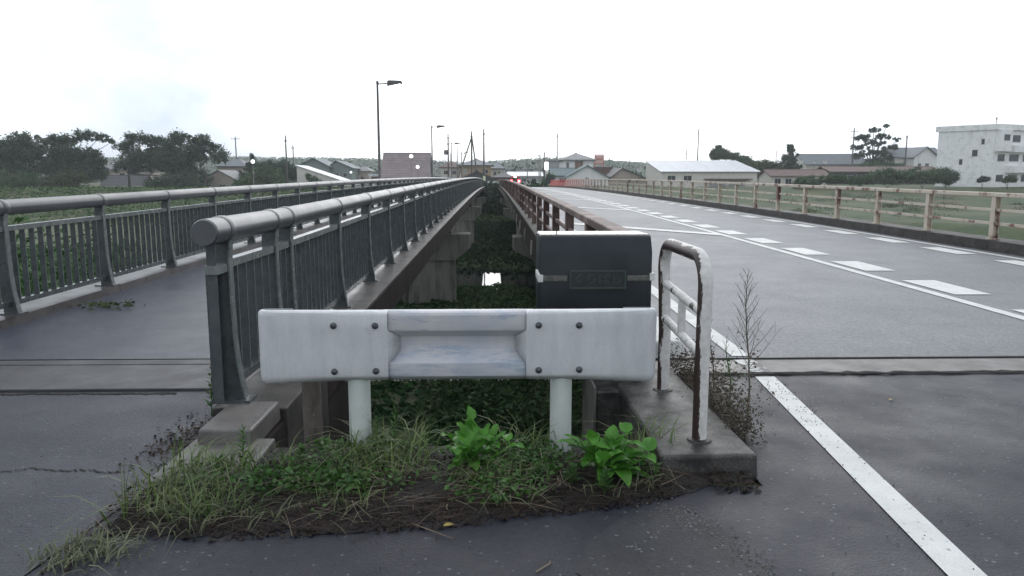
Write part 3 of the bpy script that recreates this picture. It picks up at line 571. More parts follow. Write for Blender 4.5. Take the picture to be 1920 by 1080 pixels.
def flat_straw(n, x0, x1, s0, s1, z, L, w, k=5):
    P = soil_pts(n, x0, x1, s0, s1); P[:, 2] += z*rng.random(n); a = rng.normal(0, .8, n); d = np.stack([np.cos(a), np.sin(a), rng.normal(0, .1, n)], 1); s = np.stack([-np.sin(a), np.cos(a), np.zeros(n)], 1); l = (rng.random(n)**1.5*.8+.2)[:, None]*L
    cv = rng.normal(0, .16, n)[:, None]; bow = rng.uniform(0, .12, n)[:, None]; rows = []
    for j in range(k):
        t = j/(k-1)-.5; c = P+d*l*t+s*l*cv*(t*t-.1); c[:, 2] += (l*bow*(.25-t*t))[:, 0]; c[:, 2] = np.maximum(c[:, 2], .006); ww = w*(1-.5*(j/(k-1))); rows += [c-s*ww, c+s*ww]
    V = np.stack(rows, 1).reshape(-1, 3); b = (np.arange(n)*2*k)[:, None]
    return V, np.concatenate([b+np.array([[2*j, 2*j+1, 2*j+3, 2*j+2]]) for j in range(k-1)], 1).reshape(-1, 4)
V, Fc = merge(flat_straw(2600, -1.65, 1.15, -.03, .5, .03, .14, .0015), flat_straw(250, -1.2, .6, -.06, .25, .02, .3, .002)); tag(npmesh('dead_straw', V, Fc, LEAF['litter']), 'matted brown dead straw at the edge of the asphalt', 'straw', kind='stuff')
V, Fc = flat_straw(300, -1.65, .9, -.03, .6, .07, .24, .0016); tag(npmesh('pale_straw', V, Fc, LEAF['straw']), 'pale dry stalks lying on the matted weeds', 'straw', kind='stuff')
P = np.concatenate([soil_pts(5200, -1.68, 1.25, -.07, .8), np.stack([rng.normal(-1.72, .09, 500), rng.normal(4.05, .22, 500), np.full(500, .012)], 1)]); V, Fc = leaves_geo(P, .022, .8); tag(npmesh('leaf_litter', V, Fc, LEAF['litter']), 'rotting brown leaf litter around the weeds and pedestal', 'litter', kind='stuff')
GG = leafmat('grey_grass', (.11, .13, .07), (.19, .2, .13), .7)
grass('withered_grass', np.concatenate([mask_clump(soil_pts(420, -1.7, -.9, -.05, .75), 9, -.2), mask_clump(soil_pts(420, -.9, .95, .05, .9), 9, .2)]), .06, .16, .008, 2.3, GG, 'withered grey green blades bending over the verge')
# low broad-leaved ground weeds
P = np.concatenate([mask_clump(soil_pts(4600, -1.35, -.35, .3, .95), 7, .3), mask_clump(soil_pts(2400, -.35, .7, .3, .9), 7, .3), mask_clump(soil_pts(2600, -1.3, .8, .08, .5), 8, .55)]); P[:, 2] += rng.uniform(.0, .075, len(P)); V, Fc = leaves_geo(P, .027, .45); tag(npmesh('ground_weeds', V, Fc, LEAF['weed']), 'low mat of small-leaved green weeds before the guard beam', 'weeds', kind='stuff')
# withered tuft on the asphalt at the left end of the strip
P = np.stack([rng.normal(-1.58, .085, 160), rng.normal(2.76, .06, 160), np.full(160, .006)], 1); grass('withered_tuft', P, .05, .11, .008, 2.4, leafmat('grey_grass', (.11, .13, .07), (.17, .18, .12), .7), 'withered grey green grass tuft lying on the asphalt')
# upright mugwort-like weeds: stem with rings of narrow leaves
def leaf_strip(base, d, L, w, droop, mat, name, parent, n=7, fold=.25, wave=0., round_=.8, tw=0.):
    d = Vector(d).normalized(); side = d.cross(Vector((0, 0, 1))).normalized(); m = MB(); rows = []; p = Vector(base); step = L/n; dirv = d.copy()
    for k in range(n+1):
        t = k/n; wd = w*(math.sin(math.pi*min(1, t**round_*.97+.03))**.75)+.0015; up = side.cross(dirv).normalized(); wv = wave*math.sin(t*14+L*50)
        rows.append([p-side*wd+up*(wd*fold+wv), p-side*wd*.5+up*(wd*fold*.35), p, p+side*wd*.5+up*(wd*fold*.35), p+side*wd+up*(wd*fold-wv)])
        dirv = (dirv+Vector((0, 0, -droop/n))).normalized(); p = p+dirv*step
    return m.grid(rows).build(name, mat, parent, smooth=True, fixn=False)
def mugwort(loc, h, label, mat, nr=7, L=.05):
    t = thing('upright_weed', label, 'weed', loc, group=None); b = Vector(loc); MB().tube([b, b+Vector((.01, 0, h*.5)), b+Vector((.015, .0, h))], [.004, .003, .001], 6).build('stem', mat, t)
    m = MB()
    for k in range(nr*4):
        f = k/(nr*4); z = h*(.15+.85*f); a = k*2.4; l = L*(1.2-.7*f); d = Vector((math.cos(a), math.sin(a), .5+.5*f)); p = b+Vector((.01*f, 0, z)); s = d.cross(Vector((0, 0, 1))).normalized()*l*.16; e = p+d.normalized()*l
        c = p.lerp(e, .5)+Vector((0, 0, l*.06)); m.quad(p, c-s, e, c+s)
    m.build('leaves', mat, t, fixn=False)
for x, y, h, lab in ((-.62, 3.74, .2, 'small upright weed just beside the white post near the old brown post'), (-.53, 3.78, .24, 'leafy upright weed between the ribbed beam middle and a white post'), (-1.27, 3.62, .2, 'pale upright weed growing at the edge of the concrete apron'), (-.98, 3.62, .1, 'short weed in front of the old brown post'), (.36, 3.32, .1, 'feathery weed at the foot of the white post by the round-leaved dock'), (.5, 3.22, .12, 'feathery weed in front of the round-leaved dock'), (.2, 3.36, .09, 'low feathery weed between the two dock plants'), (-1.72, 4.42, .3, 'straggly weed climbing beside the railing end post'), (-1.8, 4.7, .22, 'straggly weed at the path edge behind the railing end post')):
    mugwort((x, y, .02), h, lab, LEAF['weed'], 7 if h > .15 else 9, .055)
# two dock plants, leaf by leaf
def dock(loc, label, stems, wave, round_, size, extra):
    t = thing('dock_plant', label, 'plant', loc); B = Vector(loc)
    def one(b, a, el, L, w, dr, st):
        d = Vector((math.cos(a)*math.cos(el), math.sin(a)*math.cos(el), math.sin(el))); e = b+d*st
        lf = leaf_strip(e, d, L, w, dr, LEAF['dock'], 'leaf', t, 8, random.uniform(.1, .45), wave, round_); MB().tube([b, e+d*.006], [.0032, .0024], 5).build('leaf_stalk', LEAF['dock'], lf)
    for i in range(stems):
        a0 = i*2.4+random.uniform(-.4, .4); tilt = random.uniform(.25, .95) if i else .1; h = random.uniform(.10, .2)*size; tip = B+Vector((math.cos(a0)*math.sin(tilt)*h*1.5, math.sin(a0)*math.sin(tilt)*h*.9, math.cos(tilt)*h))
        MB().tube([B, B.lerp(tip, .5)+Vector((0, 0, .01)), tip], [.005, .004, .002], 6).build('stem', LEAF['dock'], t)
        for k in range(5):
            f = .35+.65*k/4; one(B.lerp(tip, f), a0+k*2.1+random.uniform(-.5, .5), random.uniform(.1, .9)+.3*f, random.uniform(.07, .115)*size, random.uniform(.021, .031)*size, random.uniform(.4, 1.6), random.uniform(.015, .04))
    for a, el, L, w, dr, st, z in extra: one(B+Vector((0, 0, z)), a, el, L, w, dr, st)
    return t
dock((-.1, 3.52, .02), 'tall bright green dock plant with wavy upright leaves below the ribbed beam', 8, .005, .75, 1.0, [(1.9, 1.3, .17, .04, .5, .08, .03), (.25, .85, .16, .03, .3, .07, .03), (2.6, 1.1, .1, .033, .9, .07, .1), (2.2, 1.3, .07, .026, .8, .06, .2), (.7, 1.15, .13, .034, .6, .07, .05), (1.3, 1.2, .14, .036, .6, .06, .02), (-.6, .5, .1, .03, .9, .05, .02), (3.6, .4, .1, .03, .9, .05, .02)])
dock((.56, 3.42, .02), 'spreading green dock plant with rounded leaves next to the kerb slab', 11, .003, .6, 1.1, [(3.0, .75, .15, .04, 1.0, .1, .05), (2.8, .35, .12, .04, 1.0, .08, .02), (-.1, .6, .15, .038, 1.3, .09, .04), (-.25, .25, .15, .03, .9, .09, 0), (-1.2, .5, .13, .04, 1.7, .07, .03), (1.3, 1.2, .11, .036, 1.2, .08, .08), (-2.0, .4, .11, .036, 1.6, .06, .03), (.6, .9, .11, .034, 1.3, .08, .06), (2.2, 1.0, .11, .034, 1.2, .07, .06)])
# dry seed-head weeds beside the slab
def dry_weed(loc, h, label, nb, spread, mat=LEAF['dry'], leafy=0):
    t = thing('dry_weed', label, 'weed', loc); b = Vector(loc); m = MB(); pts = [b+Vector((.02*math.sin(k*.9), .01*k*.3, h*k/6)) for k in range(7)]
    m.tube(pts, [.006, .0055, .005, .0042, .0033, .0022, .001], 6)
    for k in range(nb):
        f = .45+.55*k/nb; i = min(int(f*6), 5); p = pts[i].lerp(pts[i+1], f*6-i); a = k*2.39; l = spread*(1.15-f)*random.uniform(.8, 1.3); d = Vector((math.cos(a), math.sin(a), 1.3)).normalized()
        q = p+d*l+Vector((0, 0, .01)); m.tube([p, p.lerp(q, .5)+d*.004, q], [.0016, .0012, .0006], 4)
        for j in range(3):
            r = p.lerp(q, .4+.2*j); e = r+Vector((random.uniform(-1, 1), random.uniform(-1, 1), 1)).normalized()*l*.3; m.tube([r, e], [.0008, .0004], 3)
    m.build('stem', mat, t, fixn=False)
    if leafy:
        P = np.array([tuple(pts[i].lerp(pts[i+1], random.random())+Vector((random.gauss(0, .05), random.gauss(0, .05), 0))) for i in [random.randrange(0, 4) for _ in range(leafy)]]); V, Fc = leaves_geo(P-np.array(loc), .02, .1); npmesh('withered_leaves', V, Fc, mat, t)
    return t
dry_weed((1.38, 3.92, 0), .94, 'tall dry weed with feathery seed head beside the kerb slab', 34, .3, LEAF['dry'], 90)
dry_weed((1.36, 4.5, 0), .62, 'shorter drooping dry weed behind the front barrier post', 16, .1, LEAF['dry'], 120)
dry_weed((1.5, 4.6, 0), .45, 'small brown weed tangled behind the tall dry weed', 12, .12, LEAF['weed'], 60)
P = np.stack([rng.normal(1.36, .06, 6500), rng.uniform(3.85, 5.3, 6500), np.abs(rng.normal(.0, .14, 6500))], 1); P = P[P[:, 2] < .34]; V, Fc = leaves_geo(P, .017, .1); tag(npmesh('withered_tangle', V, Fc, LEAF['dry']), 'tangle of withered brown weeds along the kerb slab', 'weeds', kind='stuff')
# creepers on the bank in the gap
def bank_leaves(name, n, x0, x1, y0, y1, size, hmax, mat, label, up=.5, power=1.):
    X = rng.uniform(x0, x1, n); Y = y0+(y1-y0)*rng.random(n)**power; hh = (.5+.5*np.sin(X*2.1+Y*.9)+.35*np.sin(X*5-Y*2.2))*.6+.2
    P = np.stack([X, Y, land(X, Y)+np.abs(rng.random(n))*hmax*np.clip(hh, .12, 1.2)], 1); sz = size*(1+.5*(rng.random(n)-.5)*2)*(1+.35*np.clip((Y-y0)/(y1-y0), 0, 1)); V, Fc = leaves_geo(P, sz, up); return tag(npmesh(name, V, Fc, mat), label, 'undergrowth', kind='stuff')
bank_leaves('low_creepers', 16000, -1.25, .9, 9, 20, .1, .22, LEAF['kudzu'], 'flat creepers lower on the bank between the bridges', .4)
bank_leaves('bank_creepers', 34000, -1.25, .75, 4.0, 10, .055, .4, LEAF['kudzu'], 'dark green creepers covering the bank between the two bridges', .45, 1.3)
bank_leaves('pier_weeds', 5000, -5, -1.7, 14, 45, .2, .3, LEAF['kudzu'], 'short weeds around the foot of the first walkway pier', .4, 1.1)
bank_leaves('island_weeds', 14000, -6, 8, 52.5, 98, .3, .6, LEAF['deep'], 'dark weeds on the river bed beyond the water', .4)
bank_leaves('bank_weeds', 26000, -1.75, 5, 14, 45, .14, .45, LEAF['under'], 'dark weeds on the lower bank near the bridge piers', .4, 1.1)
bank_leaves('bank_bushes', 95000, -17, -5.9, 5.0, 30, .12, 4.1, LEAF['under'], 'dense bushes and weeds on the bank beyond the walkway railing', .4, 1.)
bank_leaves('bank_reeds', 45000, -60, -5.5, 28, 46, .4, 3.0, LEAF['tree_mid'], 'dark reeds along the near shore beyond the walkway', .4)
bank_leaves('meadow_weeds', 30000, 10.3, 34, 8, 45, .12, .9, LEAF['meadow'], 'rough weeds on the bank beside the road bridge', .4)
bank_leaves('levee_grass', 26000, -95, -5.4, 97, 130, .35, .3, LEAF['levee'], 'green grass on the far levee beyond the walkway', .85)
bank_leaves('far_bank_bushes', 9000, -5, 9, 108, 127, .45, 1.7, LEAF['deep'], 'dark bushes on the far bank at the end of the gap', .4)
bank_leaves('far_shore_grass', 5000, -5, 9, 97, 108, .4, .5, LEAF['tree_bright'], 'bright grass on the far shore under the bridges', .45)
cx = rng.uniform(13, 75, 90); cy = rng.uniform(16, 118, 90); cr_ = rng.uniform(.6, 2.6, 90); k = rng.integers(0, 90, 26000); e = rng.normal(size=(26000, 2))*.5; X = cx[k]+e[:, 0]*cr_[k]*1.6; Y = cy[k]+e[:, 1]*cr_[k]; hgt = (.35+.5*rng.random(90))[k]*np.exp(-(e**2).sum(1)*1.2)
V, Fc = leaves_geo(np.stack([X, Y, land(X, Y)+rng.random(26000)*hgt], 1), .16, .35); tag(npmesh('meadow_clumps', V, Fc, LEAF['tree_olive']), 'taller weed clumps scattered over the flood plain meadow', 'weeds', kind='stuff')
# small weed on the walkway kerb, grit on the road
P = np.stack([rng.normal(-4.28, .16, 90), rng.normal(8.2, .12, 90), rng.uniform(.03, .1, 90)], 1); V, Fc = leaves_geo(P, .06, .4); tag(npmesh('kerb_weed', V, Fc, LEAF['tree_olive']), 'yellowish weed growing from the walkway kerb', 'weed', kind='stuff')
def grit(n, fx, s0, s1, mat, name, label):
    m = MB()
    for k in range(n):
        x, y = fx(); s = random.uniform(s0, s1); a = random.random()*3; c, d = math.cos(a)*s, math.sin(a)*s
        m.hexa([(x-c, y-d, .004), (x+d, y-c, .004), (x+c, y+d, .004), (x-d, y+c, .004)], [(x-c*.5, y-d*.5, .004+s), (x+d*.6, y-c*.5, .004+s*.9), (x+c*.5, y+d*.6, .004+s), (x-d*.6, y+c*.5, .004+s*.8)])
    return tag(m.build(name, mat, fixn=False), label, 'grit', kind='stuff')
def onl(): y = random.uniform(2.5, 5.3); y = y if random.random() < .3 else random.uniform(4.2, 5.2); return lin(y)+random.uniform(-.1, .1), y
def worn(): t = random.random()**1.3; k = random.random(); q = atz(1230+220*k+random.gauss(0, 22), 950+130*k**1.4+random.gauss(0, 9), 0); return q.x, q.y
grit(150, onl, .0025, .0055, MT['rubber'], 'black_grit', 'black grit scattered along the white edge line')
grit(260, worn, .002, .006, MT['conc_strip'], 'grey_grit', 'grey gravel along the edge of the worn asphalt patch')
grit(420, lambda: (random.uniform(-3.5, 3.5), random.uniform(2.2, 4.9) if random.random() < .5 else random.uniform(2.2, 3.2)), .0016, .0045, MT['dark'], 'dark_grit', 'dark grit strewn over the asphalt before the bridges')
for px, py, nm, lab, mt, L in ((1672, 752, 'fallen_leaf', 'small pale yellow leaf lying on the wet road', 'yellow', .035), (888, 912, 'fallen_leaf', 'orange leaf below the tall dock plant', 'orange', .06), (843, 990, 'fallen_leaf', 'yellow dead leaf on the asphalt before the matted straw', 'yellow', .05)):
    q = atz(px, py, .0); o = thing(nm, lab, 'leaf', (q.x, q.y, .03 if mt == 'orange' else .006)); leaf_strip((q.x-L/2, q.y, world_loc(o).z+.004), (1, .4, .35 if mt == 'orange' else .12), L, L*.26, .3, LEAF[mt], 'blade', o)
for px0, py0, px1, py1, lab in ((265, 880, 290, 938, 'bent pale stalk on the asphalt by the crack'), (1005, 1072, 1032, 1052, 'thin pale twig lying on the dark asphalt'), (660, 955, 850, 1010, 'long pale stalk at the straw edge')):
    a = atz(px0, py0, .008); b = atz(px1, py1, .008); c = a.lerp(b, .6)+Vector((.02, .01, .002)); tag(MB().tube([a, c, b], [.0025, .0028, .0018], 6).build('fallen_stalk', LEAF['straw']), lab, 'stalk')
# ================================================================ lamps on the walkway
ordn = ['first', 'second', 'third', 'fourth']
def bridge_lamp(i, y):
    X = -5.0; z = deck(y)+.0; t = thing('lamp_post', ordn[i]+' tall brown lamp post along the walkway counted from the guard beam', 'street lamp', (X, y, z), group='lamp posts along the walkway'); top = z+5.3
    MB().tube([(X, y, z-.25), (X, y, z+1.2), (X, y, z+1.25), (X, y, top)], [.085, .08, .06, .048], 12).build('pole', MT['lamp_steel'], t, smooth=True)
    MB().tube([(X, y, top), (X, y, top+.09), (X, y, top+.1)], [.062, .06, .02], 12).build('pole_cap', MT['lamp_steel'], t)
    MB().tube([(X+.04, y, top-.03), (X+.5, y, top-.0)], .028, 10).build('arm', MT['lamp_steel'], t)
    h = MB().prism([(X+.44, top-.14), (X+.44, top+.1), (X+.56, top+.12), (X+1.04, top+.1), (X+1.08, top+.02), (X+1.02, top-.02)], y-.15, y+.15).build('lamp_head', MT['lamp_steel'], t, bevel=.012)
    MB().prism([(X+.5, top-.15), (X+.47, top-.125), (X+1.0, top-.012), (X+1.0, top-.035)], y-.12, y+.12).build('lens', MT['glow'], h)
    MB().box(X-.08, X+.3, y-.1, y+.1, z-.3, z-.14).build('bracket', MT['lamp_steel'], t)
for i, y in enumerate((33.3, 62, 90.5, 119)): bridge_lamp(i, y)
# ================================================================ the town beyond the river
def gz(x, y): return float(land(x, y))
WM = lambda n, a, r=.7: M('wall_'+n, tuple(v*.9 for v in a), a, r, 1.5, third=tuple(v*.72 for v in a), t_lo=.55, t_hi=.75, t_scale=.8, streak=(2, 2, .4))
def tiles(n, a, rough=.6, pitch=.28, axis=2):
    m, nn, b = nodes('roof_'+n); p = pos(nn); c = mixc(nn, ramp(nn, noise(nn, 1.1, 6, .6, p), .35, .65), rgb(tuple(v*.75 for v in a)), rgb(a)); wv = nn.nodes.new('ShaderNodeTexWave'); wv.bands_direction = 'XYZ'[axis]; wv.inputs['Scale'].default_value = .314/pitch; nn.links.new(p, wv.inputs[0])
    c = mixc(nn, .35, c, ramp(nn, wv.outputs['Fac'], 0, .5, (.6, .6, .6, 1), (1.15, 1.15, 1.15, 1)), 'MULTIPLY'); nn.links.new(c, b.inputs['Base Color']); b.inputs['Roughness'].default_value = rough; bump(nn, b, wv.outputs['Fac'], .5, .05); return m
WL = dict(cream=WM('cream', (.6, .57, .52)), white=WM('white', (.72, .71, .7)), beige=WM('beige', (.42, .36, .31)), tan=WM('tan', (.36, .25, .15)), grey=WM('grey', (.33, .33, .33)), brown=WM('brown', (.2, .12, .09)), dark=WM('dark', (.05, .05, .055)), green=WM('green', (.2, .24, .23)))
RF = dict(slate=tiles('slate', (.12, .14, .16)), blue=tiles('blue', (.13, .165, .185)), brown=tiles('brown', (.25, .2, .2), .7, .5), teal=tiles('teal', (.07, .13, .14)), dark=tiles('dark', (.05, .05, .055)), grey=tiles('grey', (.2, .2, .21)), rust=tiles('rust', (.13, .075, .065), .7, .5), metal=tiles('metal', (.66, .68, .72), .35, .9, 0))
GLASS = M('window_glass', (.012, .014, .017), (.02, .023, .027), .2, 2); FRAME = M('window_frame', (.4, .4, .4), (.48, .48, .48), .5, 3); SHADE = M('window_shutter', (.3, .3, .3), (.36, .36, .35), .6, 3)
def window(t, u, v, w, h, y, mat=None, par=None):
    f = MB().box(u-.06, u+w+.06, y-.07, y, v-.06, v).box(u-.06, u+w+.06, y-.07, y, v+h, v+h+.06).box(u-.06, u, y-.07, y, v, v+h).box(u+w, u+w+.06, y-.07, y, v, v+h).box(u+w/2-.025, u+w/2+.025, y-.06, y, v, v+h).build('window', FRAME, t, False)
    MB().box(u, u+w, y-.03, y-.002, v, v+h).build('pane', mat or GLASS, f, False)
def house(label, pxl, pxr, Y, eave, ridge, kind, depth, wall, roof, wins=(), over=.45, rz=0, name='house', apex=.5, base=None, thick=.16, shed_dir=1):
    a = aty(pxl, eave, Y); b = aty(pxr, eave, Y); cx = (a.x+b.x)/2; zb = gz(cx, Y)-.1 if base is None else base; w = (b.x-a.x)/2; ze = a.z-zb; zr = aty((pxl+pxr)/2, ridge, Y).z-zb
    t = thing(name, label, 'house' if name == 'house' else name.replace('_', ' '), (cx, Y, zb), rz); w -= over*.6; D = depth; m = MB()
    m.box(-w, w, 0, D, 0, ze)
    ax = -w+2*w*apex
    if kind == 'front': m.prism([(-w, ze), (w, ze), (ax, zr-.05)], 0, D)
    elif kind == 'side': m.prism([(0, ze), (D, ze), (D/2, zr-.05)], -w, w, 'x')
    elif kind == 'shed': m.prism([(-w, ze), (w, ze), ((-w if shed_dir > 0 else w), zr-.05)], 0, D)
    m.build('wall', wall, t, False)
    r = MB(); T = thick; o = over
    if kind == 'front':
        for s in (-1, 1):
            xe = (w+o)*s; sl = (zr-ze)/((w if s > 0 else w) if apex == .5 else abs(w*s-ax)); z0 = ze-o*sl
            r.prism([(xe, z0), (ax, zr), (ax, zr+T), (xe, z0+T)], -o, D+o)
    elif kind == 'side':
        sl = (zr-ze)/(D/2)
        r.prism([(-o, ze-o*sl), (D/2, zr), (D/2, zr+T), (-o, ze-o*sl+T)], -w-o, w+o, 'x'); r.prism([(D+o, ze-o*sl), (D/2, zr), (D/2, zr+T), (D+o, ze-o*sl+T)], -w-o, w+o, 'x')
    elif kind == 'shed':
        s = shed_dir; sl = (zr-ze)/(2*w); r.prism([(-s*(w+o), zr+o*sl), (s*(w+o), ze-o*sl), (s*(w+o), ze-o*sl+T), (-s*(w+o), zr+o*sl+T)], -o, D+o)
    elif kind == 'hip':
        k = max(min(w+o, D/2+o)*.95, .5); hw = max(w+o-k, .15); y0, y1 = -o, D+o; ym = D/2
        v = [(-w-o, y0, ze-.1), (w+o, y0, ze-.1), (w+o, y1, ze-.1), (-w-o, y1, ze-.1), (-w-o, y0, ze+.08), (w+o, y0, ze+.08), (w+o, y1, ze+.08), (-w-o, y1, ze+.08), (-hw, ym, zr), (hw, ym, zr)]
        r.v = v; r.f = [(3, 2, 1, 0), (0, 1, 5, 4), (1, 2, 6, 5), (2, 3, 7, 6), (3, 0, 4, 7), (4, 5, 9, 8), (5, 6, 9), (6, 7, 8, 9), (7, 4, 8)]
    elif kind == 'flat': r.box(-w-o, w+o, -o, D+o, ze, zr)
    ro = r.build('roof', roof, t, False)
    if kind in ('hip', 'side'):
        hw2 = (max(w+o-max(min(w+o, D/2+o)*.95, .5), .15) if kind == 'hip' else w+o); MB().tube([(-hw2, D/2, zr+.1*(kind == 'side')), (hw2, D/2, zr+.1*(kind == 'side'))], .13, 8).build('ridge_cap', roof, ro, False)
    for wi in wins:
        u0, v0, ww, hh = wi[:4]; window(t, -w+2*w*u0, ze*v0, 2*w*ww, ze*hh, -.001, wi[4] if len(wi) > 4 else None)
    return t
house('pale pink house hidden behind the dark bushy trees, low eaves', 186, 262, 150, 352, 330, 'side', 8, WL['beige'], RF['dark'], [(.15, .4, .12, .3), (.55, .35, .15, .4)])
house('two-storey beige house with grey roof showing above the trees', 196, 285, 165, 318, 305, 'side', 8, WL['beige'], RF['grey'], [(.3, .62, .12, .15), (.6, .62, .15, .15)])
house('two-storey house with grey hip roof beside the round lamp', 405, 462, 158, 312, 296, 'hip', 9, WL['beige'], RF['slate'], [(.45, .62, .16, .18), (.75, .6, .12, .2)])
house('low beige gabled house half hidden by the tree edge', 366, 456, 145, 343, 320, 'front', 9, WL['beige'], RF['grey'], [(.5, .2, .14, .3), (.2, .2, .12, .3)])
sh = house('white lean-to shed with long sloping metal roof beside the levee', 556, 664, 140, 346, 311, 'shed', 9, WL['cream'], RF['metal'], [(.72, .2, .1, .4)], over=.25, name='shed', thick=.1)
house('long white annex with windows seen through the walkway railing', 606, 722, 146, 344, 340, 'flat', 7, WL['white'], RF['grey'], [(.3, .25, .08, .4), (.48, .3, .1, .35), (.66, .3, .1, .35), (.84, .3, .1, .35)], over=.2)
house('house with wide blue-grey gable roof behind the white shed', 556, 620, 170, 312, 297, 'front', 12, WL['green'], RF['blue'], [(.2, .65, .15, .15), (.6, .65, .15, .15)], over=.6)
house('lower blue-grey roofed wing behind the white shed', 612, 662, 172, 315, 302, 'front', 12, WL['green'], RF['blue'], [(.3, .5, .14, .2), (.65, .5, .14, .2)], apex=.35)
house('small pale house with white ridge next to the blue-grey roofs', 664, 694, 180, 321, 311, 'hip', 7, WL['beige'], RF['grey'], [(.4, .4, .2, .2)])
house('building with big steep brown tiled roof behind the first lamp post', 715, 804, 150, 331, 287, 'side', 9, WL['grey'], RF['brown'], [(.1, .2, .1, .45), (.7, .2, .12, .45)], over=.35)
house('brown low-roofed house near the steep brown roof', 693, 728, 160, 331, 326, 'flat', 6, WL['brown'], RF['metal'], [(.4, .3, .2, .4)], over=.5)
house('cream two-storey house with brown hip roof by the leaning pole struts', 825, 864, 175, 314, 303, 'hip', 8, WL['cream'], RF['rust'], [(.15, .62, .2, .2), (.6, .62, .2, .2), (.3, .2, .3, .25)])
house('ochre two-storey house with dark hip roof behind the braced pole', 860, 924, 165, 310, 297, 'hip', 10, WL['tan'], RF['slate'], [(.08, .58, .12, .22, SHADE), (.45, .6, .14, .18), (.72, .6, .18, .2)], over=.7)
house('cream house wing with dark roof behind the ochre house', 915, 946, 178, 316, 303, 'hip', 9, WL['cream'], RF['slate'], [(.3, .6, .2, .2), (.62, .6, .2, .2)], over=.6)
house('low black shed roof in front of the ochre house', 860, 930, 145, 336, 322, 'front', 7, WL['dark'], RF['dark'], [(.4, .2, .2, .5)], over=.3, name='shed')
house('brown low house by the end of the footbridge', 925, 962, 155, 333, 322, 'hip', 7, WL['brown'], RF['dark'], [(.3, .3, .25, .4)])
house('long low building with pale roof beyond the red van', 952, 1018, 205, 330, 323, 'side', 8, WL['grey'], RF['metal'], [(.1, .3, .1, .4), (.4, .3, .12, .4), (.7, .3, .12, .4)])
house('dark long roof behind the pale roofed low building', 930, 1015, 240, 327, 318, 'side', 8, WL['brown'], RF['dark'], [(.4, .4, .12, .3)])
house('grey flat-roofed building beside the curved white house front', 1026, 1068, 175, 304, 300, 'flat', 8, WL['grey'], RF['grey'], [(.25, .55, .2, .16)], over=.15)
house('two-storey white house with grey pyramid roof above the teal roof', 1052, 1116, 160, 300, 286, 'hip', 9, WL['white'], RF['grey'], [(.12, .68, .07, .22), (.4, .55, .26, .4, WL['brown'])], over=.7)
house('house with teal tiled roof next to the white gable', 1034, 1080, 152, 329, 316, 'side', 8, WL['white'], RF['teal'], [(.3, .35, .2, .35)], over=.5)
house('white gabled house wall with dark eaves beside the red rail end', 1058, 1144, 148, 333, 311, 'front', 9, WL['white'], RF['teal'], [(.46, .9, .07, .09, WL['dark'])], over=.5)
house('dark tiled house next to the white gable', 1140, 1212, 158, 334, 316, 'front', 10, WL['beige'], RF['dark'], [(.5, .4, .1, .3), (.75, .4, .1, .3)], over=.6, apex=.35)
house('brown flat-roofed house behind the white gable', 1110, 1146, 172, 318, 313, 'flat', 8, WL['brown'], RF['rust'], [(.3, .6, .2, .15)])
# warehouse, turned so that its left end wall shows
ww = thing('warehouse', 'long warehouse with ribbed white metal roof and pale walls', 'warehouse', (0, 0, 0), R(0)); A = aty(1240, 322, 138); ww.location = (A.x, A.y, gz(A.x, A.y)-.2)
zb = ww.location.z; Lw = 17.8; ze = A.z-zb; zr = ze+2.3; Dp = 14.0
MB().prism([(0, 0), (0, ze), (Dp, zr-.1), (Dp, 0)], 0, Lw, 'x').build('wall', WL['cream'], ww, False)
r = MB().prism([(-.5, ze-.05), (Dp+.3, zr), (Dp+.3, zr+.06), (-.5, ze+.03)], -.3, Lw+.4, 'x').build('roof', RF['metal'], ww, False)
for k in range(36): x = -.2+k*(Lw+.5)/35.; MB().prism([(-.52, ze+.02), (Dp+.3, zr+.055), (Dp+.3, zr+.15), (-.52, ze+.115)], x-.07, x+.07, 'x').build('roof_rib', RF['metal'], r, False)
MB().box(8.0, 16.6, -1.2, .0, ze-1.45, ze-1.25).build('canopy', RF['rust'], ww, False)
for x in (1.2, 4.2): window(ww, x, 1.2, 1.4, 1.0, -.001)
MB().box(9, 12, -.06, 0, 0, ze-1.7).build('shutter_door', SHADE, ww, False); MB().box(12.6, 15.6, -.06, 0, 0, ze-1.7).build('shutter_door', SHADE, ww, False)
house('grey-roofed two-storey house behind the pine, long ridge', 1508, 1624, 200, 307, 289, 'side', 10, WL['cream'], RF['slate'], [(.08, .55, .08, .18), (.3, .55, .08, .18), (.5, .55, .08, .18), (.72, .55, .08, .18)], over=.6)
house('small blue-grey roofed house beside the pine trunk', 1640, 1690, 205, 308, 298, 'side', 9, WL['white'], RF['blue'], [(.3, .6, .15, .2)])
house('white house with timbered gable next to the apartment block', 1712, 1760, 186, 293, 276, 'front', 10, WL['white'], RF['slate'], [(.18, .62, .12, .12), (.5, .62, .15, .12), (.3, .2, .2, .2)], over=.6)
house('side wing with long grey roof of the timbered house', 1676, 1772, 190, 294, 277, 'side', 10, WL['cream'], RF['slate'], [(.06, .6, .06, .15), (.2, .6, .06, .15)], over=.6)
house('low shed with red-brown roof and pale wall at the meadow edge', 1444, 1556, 150, 330, 319, 'side', 7, WL['cream'], RF['rust'], [(.06, .2, .1, .5), (.25, .2, .1, .5), (.7, .2, .2, .5)], over=.5, name='shed')
house('long low dark brown shed roof behind the hedge', 1556, 1768, 165, 322, 313, 'side', 9, WL['dark'], RF['rust'], [(.1, .2, .1, .5), (.5, .2, .1, .5)], over=.5, name='shed')
house('distant grey roofed house left of the conifer', 1414, 1450, 230, 312, 303, 'hip', 9, WL['beige'], RF['grey'], [(.4, .6, .2, .2)])
